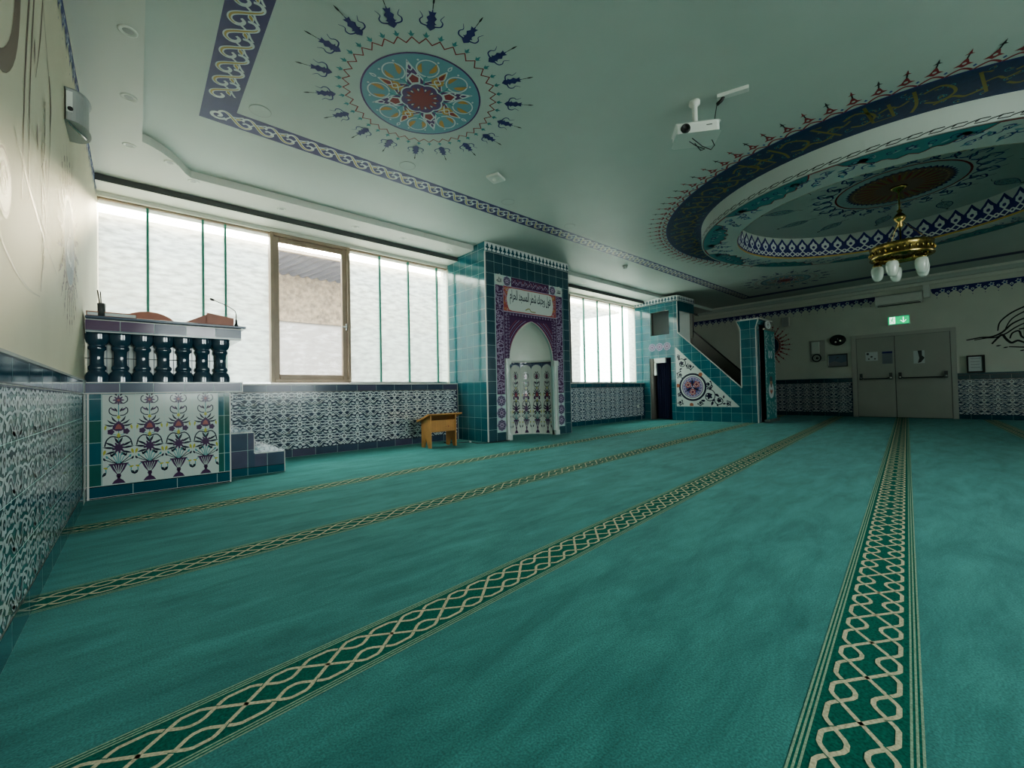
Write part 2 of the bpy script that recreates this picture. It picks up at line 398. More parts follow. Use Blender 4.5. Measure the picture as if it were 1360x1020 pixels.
# ------------------------------------------------------------------ Iznik dado
def iznik(p, u0, u1, v0, v1, ground='iznik_ground', cw=0.22, ch=0.22, ph=0):
    p.rect(u0, v0, u1, v1, ground, 0)
    nu = math.ceil((u1-u0)/cw); nv = round((v1-v0)/ch); ch = (v1-v0)/nv
    for i in range(nu+1):
        x = u0+i*cw; odd = (i+ph) % 2
        for j in range(nv):
            y = v0+j*ch
            if x < u1-0.03 and x > u0+0.03:
                yc = y+(0.70 if odd else 0.62)*ch
                p.flower(x, yc, 0.048, 8, 'iznik_white', 'iznik_dark', 2, amp=0.12); p.disc(x, yc, 0.007, 'iznik_white', 4, n=6)
                for e in (-1, 1):
                    p.leaf(x, yc-0.048, 0.05, 0.022, -pi/2+e*0.7, 'iznik_white', 2)
                    p.leaf(x, yc+0.048, 0.045, 0.02, pi/2+e*0.6, 'iznik_white', 2)
                p.polar(lambda a: 0.022*(1+0.25*cos(4*a)), 'iznik_white', 2, n=16, x=x, y=y+0.13*ch)
                p.disc(x, y+0.13*ch, 0.009, 'iznik_violet', 3, n=6)
            if x+cw > u1+0.05: continue
            e = -1 if odd else 1
            t = T(x+cw/2, y, 1, base=I2) if e == 1 else (-1, 0, 0, 1, x+cw/2, y)
            # leaf pair between rosettes with dark berries
            for q in (-1, 1):
                p.leaf(0.0+q*0.008, 0.66*ch, 0.068, 0.038, (0.12 if q > 0 else pi-0.12), 'iznik_white', 2, t)
                p.disc(q*0.035, 0.66*ch+0.004, 0.009, 'iznik_dark', 3, t, n=8)
            p.disc(0, 0.66*ch, 0.011, 'iznik_white', 3, t, n=8)
            # cloud band
            p.stroke(smooth([(-0.085, 0.20*ch), (-0.055, 0.15*ch), (-0.025, 0.24*ch), (0.0, 0.36*ch), (0.03, 0.36*ch), (0.055, 0.27*ch), (0.085, 0.30*ch)], 3), 0.035, 'iznik_white', 2, t)
            p.stroke(smooth([(-0.05, 0.20*ch), (-0.022, 0.27*ch), (0.0, 0.355*ch), (0.028, 0.35*ch), (0.045, 0.30*ch)], 3), 0.013, 'iznik_dark', 3, t)
            # stems
            p.stroke(smooth([(-0.10, 0.42*ch), (-0.06, 0.52*ch), (-0.02, 0.47*ch), (0.03, 0.50*ch), (0.09, 0.44*ch)], 3), 0.012, 'iznik_white', 2, t)
            p.stroke(smooth([(-0.09, 0.93*ch), (-0.05, 0.84*ch), (0.0, 0.90*ch), (0.05, 0.84*ch), (0.09, 0.92*ch)], 3), 0.014, 'iznik_white', 2, t)
            p.leaf(-0.08, 0.06*ch, 0.075, 0.026, 0.3, 'iznik_white', 2, t); p.leaf(0.01, 0.10*ch, 0.07, 0.024, -0.25, 'iznik_white', 2, t)
            p.disc(0.0, 0.0, 0.012, 'iznik_white', 2, t, n=8)
    for j in range(1, nv): p.rect(u0, v0+j*ch-0.0016, u1, v0+j*ch+0.0016, 'tile_grout', 5)
def dado(p, u0, u1, ground='iznik_ground', top=1.07, border=('border_tile',), base=('border_tile',), ph=0):
    iznik(p, u0, u1, 0.115, top-0.10, ground, ph=ph)
    tiles(p, R4(u0, top-0.10, u1, top), 0.33, 0.1, list(border), u0, top-0.10, L=6)
    tiles(p, R4(u0, 0.0, u1, 0.115), 0.33, 0.115, list(base), u0, 0, L=6)
    for v in (top-0.10, top-0.112, top-0.004, 0.112): p.rect(u0, v-0.003, u1, v+0.003, 'black_trim', 9)
    for v in (top-0.106, top+0.001): p.rect(u0, v-0.0018, u1, v+0.0018, 'cream_trim', 9)

# ------------------------------------------------------------------ walls
def wall(name, x0, x1, y0, y1, z0=0, z1=ZC+0.3, m='wall_paint'):
    b = MB(); b.box(x0, x1, y0, y1, z0, z1, m); o = b.obj(name); o['kind'] = 'structure'; return o
wl = wall('wall_left', XL-0.2, XL, YN-0.2, YW+0.3, m='wall_sun_tint')
wr = wall('wall_right', XR, XR+0.2, YN-0.2, YW+0.3)
b = MB(); NW = ((0.4, 2.6), (3.4, 5.6), (11.7, 12.5))  # NW: windows added behind the camera to brighten the carpet and door wall
b.box(XL, XR, YN-0.2, YN, 0, 1.0, 'wall_paint'); b.box(XL, XR, YN-0.2, YN, 3.2, ZC+0.3, 'wall_paint')
for a, c in ((XL, 0.4), (2.6, 3.4), (5.6, 11.7), (12.5, XR)): b.box(a, c, YN-0.2, YN, 1.0, 3.2, 'wall_paint')
wn = b.obj('wall_near'); wn['kind'] = 'structure'
def part(b, name, parent, **k):
    o = b.obj(name, parent, origin=(0, 0, 0), **k)
    return o
# window wall: solid pieces around the two openings
W1 = (XL, 4.74); W2 = (8.36, 11.62); WT = 3.43
b = MB()
b.box(XL, XR, YW, YW+0.3, 0, ZSILL-0.02, 'wall_paint')
b.box(XL, XR, YW, YW+0.3, WT, ZC+0.3, 'wall_paint')
b.box(W1[1], W2[0], YW, YW+0.3, ZSILL-0.02, WT, 'wall_paint')
b.box(W2[1], XR, YW, YW+0.3, ZSILL-0.02, WT, 'wall_paint')
wb = b.obj('wall_window'); wb['kind'] = 'structure'
# dado under the windows (a tiled ledge)
for n, (a, c) in enumerate(((XL, 4.72), (7.0, 11.5))):
    b = MB(); b.box(a, c, YD, YW, 0, ZSILL-0.045, 'white_paint'); b.box(a, c, YD-0.012, YW, ZSILL-0.045, ZSILL-0.03, 'cream_trim')
    p = Paint(b, on_window_wall(YD)); dado(p, a+(1.1 if n == 0 else 0), c, ground='iznik_ground' if n == 0 else 'iznik_ground_far', border=SLATE if n == 0 else ('border_tile',), base=SLATE if n == 0 else ('border_tile',), top=ZSILL-0.045, ph=n)
    if n == 0: p.rect(c-0.012, 0, c, ZSILL-0.04, 'cream_trim', 10)
    else: p.rect(c-0.2, 0, c-0.188, ZSILL-0.04, 'cream_trim', 10)
    part(b, 'tiled_dado', wb)
# left wall dado and paintings
b = MB(); b.box(XL, XL+0.012, YN+0.05, 5.4, 0, 1.07, 'white_paint')
p = Paint(b, on_x_pos(XL+0.012)); dado(p, -0.6, 5.12, 'iznik_ground_left'); tiles(p, R4(5.12, 0.115, 5.4, 0.97), 0.28, 0.22, ['green_tile'], 5.12, 0.115, L=6)
b.box(XL+0.0, XL+0.02, YN+0.05, 5.4, 1.07, 1.082, 'cream_trim')
part(b, 'tiled_dado', wl)

def lace_border(p, u0, u1, v0, v1, L=0, period=0.2):
    """blue frieze of pointed palmettes hanging from a straight edge"""
    h = v1-v0; p.rect(u0, v1-h*0.30, u1, v1, 'navy_ink', L)
    n = int((u1-u0)/period); w = (u1-u0)/n
    for i in range(n):
        t = T(u0+(i+0.5)*w, v1, w, base=I2)
        H = h/w
        p.poly([(-0.5, -0.25*H), (-0.36, -0.62*H), (-0.18, -0.70*H), (0, -1.0*H), (0.18, -0.70*H), (0.36, -0.62*H), (0.5, -0.25*H)], 'navy_ink', L+1, t)
        p.disc(0, -0.62*H, 0.15, 'white_ink', L+2, t, n=8); p.disc(0, -0.62*H, 0.06, 'navy_ink', L+3, t, n=6)
        p.flower(0.5, -0.38*H, 0.26, 5, 'white_ink', 'blue_ink', L+2, t) if i < n-1 else None
        p.disc(0, -1.22*H, 0.045, 'navy_ink', L+2, t, n=6)
b = MB(); p = Paint(b, on_x_pos(XL)); lace_border(p, 0.2, 7.1, 3.32, 3.54)
part(b, 'painted_frieze', wl)

def sun_medallion(p, cu, cv, k, disc, ray, word, wordm, flip=False, soft=False):
    t0 = T(cu, cv, k)
    for i in range(24):
        a = 2*pi*i/24; tt = T(0, 0, 1, a, base=t0)
        p.stroke(smooth([(0.50, -0.06), (0.60, 0.035), (0.68, -0.03), (0.78, 0.02), (1.0, 0.0)], 3), 0.028, ray, 1, tt, taper=lambda x: 1-0.75*x)
        p.stroke(smooth([(0.50, 0.06), (0.60, -0.035), (0.70, 0.03), (0.80, -0.01)], 3), 0.022, ray, 1, tt)
        p.disc(0.86, 0.0, 0.035, ray, 2, tt, n=6)
        p.leaf(0.54, 0, 0.11, 0.05, 0, ray, 2, tt)
    p.ring(0, 0, 0.47, 0.505, ray, 1, t0, 40); p.disc(0, 0, 0.47, 'sand_ink', 1, t0, 40); p.disc(0, 0, 0.45, disc, 2, t0, 40)
    bx = (cu-0.26*k, cv-0.24*k, cu+0.26*k, cv+0.26*k)
    if flip: bx = (bx[2], bx[1], bx[0], bx[3])
    letter(p, word, bx, wordm, 4)
# left wall: sunlit medallion and large brown calligraphy
b = MB(); p = Paint(b, on_x_pos(XL))
sun_medallion(p, 4.34, 2.03, 0.66, 'paper_grey', 'brown_ink', '\uFDF2', 'white_ink')
part(b, 'painted_medallion', wl, label='sunlit round medallion with pale lettering on a grey disc')
b = MB(); p = Paint(b, on_x_pos(XL))
def br(pts, w, m='brown_ink', L=0, tp=None): p.stroke(smooth(pts, 5), w, m, L, taper=tp or (lambda x: 0.35+0.65*sin(pi*min(1, x*1.1+0.05))))
br([(2.15, 3.25), (2.42, 3.10), (2.58, 2.75), (2.52, 2.35), (2.30, 2.12), (2.02, 2.10), (1.70, 2.25)], 0.10)
br([(2.05, 2.90), (2.22, 2.62), (2.12, 2.36), (1.85, 2.30)], 0.08)
br([(2.98, 3.45), (2.86, 2.9), (2.72, 2.3), (2.66, 1.75)], 0.035); br([(3.08, 3.40), (2.96, 2.9), (2.84, 2.35), (2.80, 1.80)], 0.028)
br([(3.20, 3.05), (3.12, 2.75), (2.98, 2.45)], 0.022); br([(2.88, 3.5), (3.1, 3.1), (3.42, 2.62), (3.44, 2.52)], 0.012, tp=lambda x: 1)
br([(3.44, 2.62), (3.42, 2.3), (3.30, 1.9), (3.12, 1.45)], 0.010, tp=lambda x: 1); br([(3.26, 2.45), (3.24, 2.2), (3.14, 2.08)], 0.022)
br([(3.40, 2.70), (3.46, 2.55), (3.43, 2.40)], 0.04)
for (y, z) in ((2.42, 2.92), (2.5, 2.75), (2.95, 2.62), (3.02, 2.25), (3.3, 2.2), (2.35, 2.5), (2.62, 2.95), (3.16, 2.02)):
    p.leaf(y, z, 0.13, 0.035, -1.4+random.uniform(-.3, .3), 'brown_ink', 1)
for (y, z, k) in ((2.33, 1.70, 0.115), (2.52, 1.30, 0.0),):
    if k:
        p.disc(y, z, k, 'sand_ink', 1, n=24, ry=k*1.15); p.ring(y, z, k*0.95, k*1.04, 'brown_ink', 2); p.spiral(y, z, k*0.6, 1.6, 0.4, 0.018, 'brown_ink', 3)
for k in range(16):
    y = 3.16+0.1*random.random(); z = 1.62+0.055*k
    p.spiral(y, z, 0.045, 0.8, random.random()*6, 0.010, 'cream_ink' if k % 3 else 'sand_ink', 2)
    p.leaf(y, z, 0.06, 0.02, random.random()*6, 'sand_ink', 3)
br([(2.0, 1.62), (2.35, 1.46), (2.75, 1.40), (3.1, 1.42)], 0.02, 'sand_ink'); br([(2.5, 1.98), (3.0, 1.80), (3.7, 1.66)], 0.03, 'sand_ink')
part(b, 'painted_calligraphy', wl, label='large brown brushed calligraphy strokes on the left wall')
# door wall: dado, frieze, medallion, tughra
b = MB(); b.box(XR-0.012, XR, 2.56, 7.1, 0, 1.08, 'white_paint'); b.box(XR-0.012, XR, YN+0.02, 0.5, 0, 1.08, 'white_paint')
p = Paint(b, on_x_neg(XR-0.012)); dado(p, 2.56, 7.1, 'iznik_ground_far', top=1.08); dado(p, -3.0, 0.5, 'iznik_ground_far', top=1.08)
part(b, 'tiled_dado', wr)
b = MB(); p = Paint(b, on_x_neg(XR)); lace_border(p, 2.0, 7.1, 3.10, 3.30); lace_border(p, -3.4, 0.91, 3.10, 3.30)
part(b, 'painted_frieze', wr)
b = MB(); p = Paint(b, on_x_neg(XR)); sun_medallion(p, 4.68, 2.2, 0.70, 'deep_blue', 'red_ink', '\uFDF2', 'gold_ink', flip=True)
part(b, 'painted_medallion', wr, label='round navy medallion with gold lettering and a ring of red flames')
b = MB(); p = Paint(b, on_x_neg(XR)); tg = (-1, 0, 0, 1, -0.80, 1.80)   # u grows to the right of the viewer
def tu(pts, w, tp=None): p.stroke(smooth(pts, 5), w, 'black_ink', 1, tg, taper=tp or (lambda x: 0.45+0.55*sin(pi*min(1, x+0.12))))
tu([(-1.13, 0.13), (-0.9, 0.17), (-0.72, 0.17), (-0.55, 0.26), (-0.38, 0.45), (-0.1, 0.58), (0.3, 0.62), (0.7, 0.5)], 0.035)
tu([(-1.0, 0.12), (-0.8, 0.15), (-0.66, 0.15), (-0.5, 0.22), (-0.33, 0.36), (-0.1, 0.47), (0.3, 0.5), (0.6, 0.40)], 0.028)
tu([(-0.62, 0.3), (-0.58, 0.5), (-0.42, 0.68), (-0.22, 0.8), (-0.08, 0.86), (0.06, 0.80), (-0.02, 0.72), (-0.14, 0.66)], 0.030)
tu([(-0.50, 0.34), (-0.40, 0.55), (-0.2, 0.7), (0.02, 0.80), (0.2, 0.80), (0.14, 0.70)], 0.025)
for q in (0, 0.14, 0.28): tu([(-0.22+q, 0.12), (-0.20+q, 0.5), (-0.16+q, 0.85), (-0.13+q, 1.02-q*0.3)], 0.036)
tu([(-0.72, 0.0), (-0.62, 0.14), (-0.55, 0.2), (-0.5, 0.1), (-0.42, 0.0), (-0.32, 0.04), (-0.2, -0.02), (0, 0.0), (0.2, -0.03), (0.4, 0.0)], 0.045)
tu([(-0.44, 0.10), (-0.40, 0.22), (-0.30, 0.26), (-0.26, 0.12), (-0.16, 0.08), (-0.06, 0.24), (0.04, 0.08), (0.14, 0.22)], 0.034)
tu([(-0.3, 0.30), (-0.05, 0.33), (0.2, 0.30), (0.3, 0.2), (0.2, 0.08), (0.05, 0.16), (0.14, 0.24)], 0.04)
tu([(-0.46, -0.09), (-0.1, -0.13), (0.3, -0.10), (0.6, 0.0)], 0.03); tu([(0.05, 0.4), (0.3, 0.34), (0.5, 0.16), (0.4, -0.02)], 0.03)
for q in ((-0.66, -0.06), (-0.55, -0.11), (-0.3, -0.2), (0.0, 0.2), (0.2, 0.14)): p.leaf(q[0], q[1], 0.09, 0.03, 0.2, 'black_ink', 1, tg)
part(b, 'painted_calligraphy', wr, label='black looped calligraphic emblem with three tall strokes')
# cornice along the door wall
b = MB(); b.box(XR-0.16, XR, YN, YW, 3.50, ZC, 'ceiling_paint'); b.box(XR-0.07, XR, YN, YW, 3.42, 3.50, 'white_paint'); b.box(XR-0.20, XR, YN, YW, 3.60, ZC, 'white_paint')
o = b.obj('trim_1'); o['kind'] = 'structure'

# ------------------------------------------------------------------ ceiling, soffits, ring
HX, HY = 8.42, 0.80
CX, CY, RB, RO, RI, ZR, ZD = 8.42, 0.98, 3.07, 2.50, 1.95, 3.40, 3.80
b = MB()
n = 96; ci = [(CX+RO*cos(2*pi*i/n), CY+RO*sin(2*pi*i/n), ZC) for i in range(n)]
sq = []
for i in range(n):
    c, s_ = cos(2*pi*i/n), sin(2*pi*i/n); ts = []
    if c > 1e-9: ts.append((XR-CX)/c)
    if c < -1e-9: ts.append((XL-CX)/c)
    if s_ > 1e-9: ts.append((YW-CY)/s_)
    if s_ < -1e-9: ts.append((YN-CY)/s_)
    t = min(ts); sq.append((CX+t*c, CY+t*s_, ZC))
b.add(ci+sq, [(i, (i+1) % n, n+(i+1) % n, n+i) for i in range(n)], 'ceiling_paint')
cs = [(XL, YN), (XR, YN), (XR, YW), (XL, YW)]
for (x, y) in cs:      # close the corners
    a = math.atan2(y-CY, x-CX) % (2*pi); i = int(a/(2*pi)*n); b.add([sq[i], sq[(i+1) % n], (x, y, ZC)], [(0, 1, 2)], 'ceiling_paint')
b.box(XL, XR, YN, YW, ZD+0.002, ZD+0.12, 'ceiling_paint')
ceil = b.obj('ceiling'); ceil['kind'] = 'structure'
# soffit along the left and window walls, with the concave corner
b = MB(); xs, ys = 0.055, 6.31
arc = [(xs, 5.72), (0.12, 5.76), (0.21, 5.84), (0.30, 5.95), (0.38, 6.08), (0.44, 6.22), (0.50, ys)]
poly = [(XL, YN)]+[(xs, YN)]+arc+[(4.72, ys), (4.72, 6.85), (XL, 6.85)]
b.prism(poly, lambda u, v, h: (u, v, h), ZS, ZC, 'soffit_lit_paint')
b.box(7.0, 11.5, ys, 6.85, ZS, ZC, 'ceiling_paint')
b.box(11.5, XR, ys, 6.85, ZS, ZC, 'ceiling_paint')
o = part(b, 'soffit', ceil)
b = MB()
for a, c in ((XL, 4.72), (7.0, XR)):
    b.box(a, c, 6.85, YW, ZP, ZC, 'white_paint'); b.box(a, c, 6.846, 6.85, ZP+0.004, ZS, 'dark_grey')  # dark strip paints the backlit shade onto the pelmet's room face
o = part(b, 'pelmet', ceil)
# scroll band
b = MB(); p = Paint(b, on_ceiling(ZC)); Bx0, Bx1, By0, By1 = 0.465, 0.735, 4.745, 5.02
p.rect(Bx0, YN, Bx1, By1, 'ceiling_band'); p.rect(Bx1, By0, 14.22, By1, 'ceiling_band'); p.rect(13.95, YN, 14.22, By0, 'ceiling_band')
def scroll(t):
    S = smooth([(-0.13, -0.02), (-0.135, -0.06), (-0.11, -0.088), (-0.07, -0.08), (-0.02, -0.02), (0.03, 0.05), (0.07, 0.085), (0.115, 0.085), (0.14, 0.05), (0.125, 0.012), (0.09, 0.0), (0.07, 0.022)], 4)
    p.stroke(S, 0.036, 'white_ink', 2, t, taper=lambda x: 0.55+0.45*sin(pi*x)); p.stroke(S[10:-12], 0.017, 'gold_ink', 3, t, taper=lambda x: 0.3+0.7*sin(pi*x))
    p.leaf(-0.005, -0.015, 0.075, 0.040, -0.5, 'white_ink', 2, t); p.leaf(0.0, -0.018, 0.058, 0.022, -0.5, 'gold_ink', 3, t)
    p.stroke(smooth([(0.06, -0.088), (0.02, -0.06), (-0.02, -0.04), (-0.06, 0.01), (-0.07, 0.06)], 3), 0.016, 'white_ink', 1, t)
for i in range(67): scroll(T(0.74+i*0.2, (By0+By1)/2, 1))
for i in range(40): scroll(T((Bx0+Bx1)/2, YN+0.15+i*0.2+1.3, 1, pi/2)) if YN+0.35+i*0.2+1.3 < 4.85 else None
p.spiral(0.6, 4.88, 0.07, 1.2, 0.3, 0.03, 'white_ink', 4)
part(b, 'painted_scroll_band', ceil)
# sun-burst medallions
def rosette(cx, cy, name, label):
    b = MB(); p = Paint(b, on_ceiling(ZC), 0.001, 0.0004); t = T(cx, cy, 1)
    N = 40; zz = []
    for i in range(N): zz += [(0.69*cos(2*pi*i/N), 0.69*sin(2*pi*i/N)), (0.635*cos(2*pi*(i+.5)/N), 0.635*sin(2*pi*(i+.5)/N))]
    p.stroke(zz, 0.013, 'red_ink', 1, t, closed=True)
    for i in range(N):
        q = T(0.70, 0, 1, 0, base=T(0, 0, 1, 2*pi*i/N, base=t))
        p.poly([(0, -0.008), (0.03, -0.028), (0.022, -0.012), (0.055, 0), (0.022, 0.012), (0.03, 0.028), (0, 0.008)], 'teal_ink', 2, q)
    for i in range(18):
        q = T(0.77, 0, 1.12, 0, sy=1.45, base=T(0, 0, 1, 2*pi*(i+0.25)/18, base=t))
        p.poly([(0, 0), (0.025, -0.022), (0.05, -0.018), (0.06, -0.034), (0.075, -0.016), (0.10, -0.026), (0.12, -0.012), (0.15, -0.02), (0.145, -0.004), (0.175, 0), (0.145, 0.004), (0.15, 0.02), (0.12, 0.012), (0.10, 0.026), (0.075, 0.016), (0.06, 0.034), (0.05, 0.018), (0.025, 0.022)], 'navy_ink', 1, q)
        p.stroke([(0.17, 0), (0.215, 0)], 0.004, 'black_ink', 1, q); p.leaf(0.20, 0, 0.055, 0.010, 0, 'black_ink', 2, q)
        for e in (-1, 1):
            p.stroke(smooth([(0.035, e*0.018), (0.045, e*0.05), (0.075, e*0.058), (0.10, e*0.045), (0.135, e*0.062)], 3), 0.011, 'navy_ink', 1, q, taper=lambda x: 1-0.8*x)
            p.disc(0.07, e*0.030, 0.012, 'ceiling_paint', 2, q, n=8)
    p.disc(0, 0, 0.545, 'purple_ink', 1, t, 60); p.disc(0, 0, 0.530, 'sky_ink', 2, t, 60)
    pl = []
    for i in range(8): a = 2*pi*i/8; r = 0.33 if i % 2 == 0 else 0.47; pl += [(r*cos(a), r*sin(a)), (0.22*cos(a+pi/8), 0.22*sin(a+pi/8))]
    p.stroke(pl, 0.016, 'white_ink', 4, t, closed=True); p.poly(pl, 'purple_ink', 3, t)
    for i in range(8):      # vine rings with golden leaves
        a = 2*pi*(i+0.5)/8; q = T(0.385*cos(a), 0.385*sin(a), 1, a, base=t)
        p.ring(0, 0, 0.088, 0.100, 'white_ink', 5, q, 22)
        p.leaf(-0.05, 0.02, 0.13, 0.045, 0.35, 'orange_ink', 6, q, bend=0.12); p.leaf(-0.06, -0.045, 0.11, 0.038, -0.1, 'orange_ink', 6, q, bend=-0.15)
        for k in range(4): p.disc(0.118*cos(k*1.57+0.7), 0.118*sin(k*1.57+0.7), 0.010, 'white_ink', 5, q, n=8)
    for i in range(4):
        q = T(0, 0, 1, i*pi/2, base=t)
        p.poly([(0.205, -0.075), (0.225, -0.03), (0.27, -0.06), (0.35, -0.025), (0.42, 0), (0.35, 0.025), (0.27, 0.06), (0.225, 0.03), (0.205, 0.075)], 'orange_ink', 7, q)
        p.poly([(0.27, 0), (0.31, -0.028), (0.36, -0.012), (0.40, 0), (0.36, 0.012), (0.31, 0.028)], 'red_ink', 8, q)
        for e in (-1, 1): p.stroke(smooth([(0.21, e*0.05), (0.27, -e*0.03), (0.33, e*0.03), (0.43, 0)], 4), 0.011, 'white_ink', 9, q)
        p.leaf(0.44, 0, 0.07, 0.035, 0, 'white_ink', 7, q); p.leaf(0.452, 0, 0.04, 0.014, 0, 'sky_ink', 8, q)
        q = T(0, 0, 1, i*pi/2+pi/4, base=t)
        p.poly([(0.20, -0.04), (0.27, -0.06), (0.33, 0), (0.27, 0.06), (0.20, 0.04)], 'white_ink', 7, q); p.poly([(0.215, -0.028), (0.265, -0.042), (0.308, 0), (0.265, 0.042), (0.215, 0.028)], 'red_ink', 8, q)
        p.leaf(0.35, 0, 0.10, 0.055, 0, 'white_ink', 7, q); p.leaf(0.362, 0, 0.06, 0.026, 0, 'purple_ink', 8, q)
        for e in (-1, 1): p.stroke(smooth([(0.17, e*0.02), (0.19, e*0.07), (0.24, e*0.085), (0.27, e*0.12)], 3), 0.013, 'teal_ink', 8, q)
    p.polar(lambda a: 0.185+0.022*abs(cos(4*a)), 'white_ink', 9, t, 64); p.polar(lambda a: 0.170+0.022*abs(cos(4*a)), 'purple_ink', 10, t, 64)
    p.polar(lambda a: 0.125+0.035*cos(12*a), 'red_ink', 11, t, 72)
    for i in range(12): p.leaf(0.14*cos(2*pi*(i+.5)/12), 0.14*sin(2*pi*(i+.5)/12), 0.032, 0.016, 2*pi*(i+.5)/12+pi, 'cream_ink', 12, t)
    part(b, name, ceil, label=label)
rosette(2.0, 3.43, 'painted_medallion', 'bright ceiling medallion with a red star and eighteen purple sprigs')
rosette(12.6, 3.43, 'painted_medallion', 'distant dark ceiling medallion past the ring')
# ring: blue calligraphy band with red finials
b = MB(); p = Paint(b, on_ceiling(ZC), 0.001, 0.0005); t = T(CX, CY, 1)
p.ring(0, 0, RO-0.01, RB, 'deep_blue', 0, t, 120); p.ring(0, 0, RB-0.02, RB, 'navy_ink', 1, t, 120)
N = 108
for i in range(N):
    q = T(RB, 0, 1.1, 0, sy=1.0, base=T(0, 0, 1, 2*pi*i/N, base=t)); w = 0.085
    p.stroke(smooth([(0.0, -w), (0.035, -w*0.55), (0.055, 0), (0.035, w*0.55), (0.0, w)], 3), 0.020, 'red_ink', 1, q)
    p.poly([(0.10, -0.065), (0.125, -0.03), (0.175, -0.012), (0.19, 0), (0.175, 0.012), (0.125, 0.03), (0.10, 0.065), (0.095, 0.03), (0.075, 0), (0.095, -0.03)], 'red_ink', 1, q)
    p.disc(0.125, 0, 0.016, 'ceiling_paint', 2, q, n=6); p.rect(0.185, -0.006, 0.245, 0.006, 'black_ink', 1, q)
    p.poly([(0.235, -0.032), (0.25, -0.010), (0.30, 0), (0.25, 0.010), (0.235, 0.032)], 'red_ink' if i % 2 else 'black_ink', 2, q)
    p.poly([(0.055, w-0.015), (0.075, w), (0.055, w+0.015), (0.04, w)], 'blue_ink', 1, q)
rr = random.Random(3)
for i in range(120):      # brushed lettering and small scrolls on the band
    a = 2*pi*i/120; q = T((RO+RB)/2, 0, 1, 0, base=T(0, 0, 1, a, base=t)); k = i % 8
    if k == 0: p.stroke(smooth([(-0.20, 0.0), (-0.05, 0.02), (0.2, -0.03)], 3), 0.028, 'olive_gold', 3, q)
    elif k in (1, 5): p.stroke(smooth([(0.10, -0.10), (0.16, 0.0), (0.08, 0.10), (-0.04, 0.14), (-0.13, 0.05), (-0.08, -0.06)], 3), 0.026, 'olive_gold', 3, q)
    elif k == 2: p.stroke(smooth([(-0.17, -0.12), (-0.10, 0.0), (-0.16, 0.10), (-0.10, 0.22)], 3), 0.030, 'olive_gold', 3, q)
    elif k == 3: p.stroke([(-0.18, 0.12), (0.20, -0.06), (0.17, 0.03)], 0.026, 'olive_gold', 3, q)
    elif k == 6: p.stroke([(0.22, -0.08), (-0.16, -0.02), (-0.16, 0.14), (0.12, 0.10)], 0.028, 'olive_gold', 3, q)
    else: p.stroke(smooth([(0.0, -0.12), (0.05, -0.04), (0.0, 0.03), (0.06, 0.1)], 3), 0.024, 'olive_gold', 3, q)
    for _ in range(4):
        x, y = rr.uniform(-0.22, 0.22), rr.uniform(-0.08, 0.08)
        p.spiral(x, y, rr.uniform(0.025, 0.045), 0.9, rr.uniform(0, 6), 0.007, 'teal_ink', 1, q, n=8)
        p.leaf(x, y, 0.035, 0.014, rr.uniform(0, 6), 'olive_gold', 2, q)
part(b, 'painted_ring_band', ceil, label='dark blue band of gold lettering edged with red finials')
b = MB(); n = 96
b.lathe([(RO, ZC), (RO, ZR), (RI, ZR), (RI, ZD+0.001), (0.01, ZD)], (CX, CY, 0), 'ceiling_paint', 96, smooth=False)
pd = Paint(b, on_drum(CX, CY, RO, 1)); per = 2*pi*RO; n = 96; w = per/n
for i in range(n):
    x = i*w
    pd.stroke([(x, ZR+0.018), (x+w*0.55, ZR+0.018), (x+w*0.75, ZR+0.033), (x+w*1.3, ZR+0.052)], 0.009, 'black_ink', 1)
    pd.stroke([(x+w*0.05, ZR+0.03), (x+w*0.3, ZR+0.052), (x+w*0.75, ZR+0.052)], 0.009, 'black_ink', 1)
pu = Paint(b, on_ceiling(ZR), 0.001, 0.0005); t = T(CX, CY, 1)
pu.ring(0, 0, RO-0.045, RO-0.02, 'red_ink', 0, t, 96)
for i in range(10):
    q = T(0, 0, 1, 2*pi*(i+0.35)/10, base=t)
    def arcp(r, a): return (r*cos(a), r*sin(a))
    lobe = [arcp(RO-0.03, a*0.02) for a in range(-13, 14)]; inn = [arcp(RO-0.05-0.30*(cos(a/13*pi/2)**0.7)+0.03*cos(a*1.4), a*0.02) for a in range(-13, 14)]
    pu.band(lobe, inn, 'teal_ink', 1, q); pu.stroke(inn, 0.014, 'red_ink', 2, q)
    for k in range(5): pu.spiral(RO-0.16, (k-2)*0.17, 0.05, 1.0, k, 0.012, 'navy_ink', 3, q); pu.leaf(RO-0.2, (k-2)*0.15, 0.09, 0.03, k, 'pale_blue', 3, q)
    pu.flower(RO-0.17, 0, 0.06, 6, 'navy_ink', 'pale_blue', 4, q)
    q = T(0, 0, 1, 2*pi*(i+0.85)/10, base=t)
    for k in range(9):
        xx, yy = (RO+RI)/2+0.11*sin(k*2.1), (k-4)*0.085
        pu.spiral(xx, yy, 0.065, 0.95, k*1.3, 0.016, 'blue_ink', 1, q); pu.leaf(xx, yy, 0.10, 0.04, k*1.9, 'sky_ink', 2, q)
        pu.spiral(xx+0.03, yy+0.03, 0.05, 0.7, k*2.3, 0.009, 'navy_ink', 3, q)
    for e in (0.62, 1.08): pu.disc((RO+RI)/2+0.12, 0, 0.055, 'paper_grey', 1, T(0, 0, 1, 2*pi*(i+e)/10, base=t), n=14)
pi_ = Paint(b, on_drum(CX, CY, RI, -1), 0.001, 0.0035); per = 2*pi*RI; n = 60; w = per/n
pi_.band([(per*k/96, ZR) for k in range(97)], [(per*k/96, ZR+0.03) for k in range(97)], 'gold_ink', 1)
pi_.band([(per*k/96, ZR+0.03) for k in range(97)], [(per*k/96, ZR+0.16) for k in range(97)], 'navy_ink', 1)
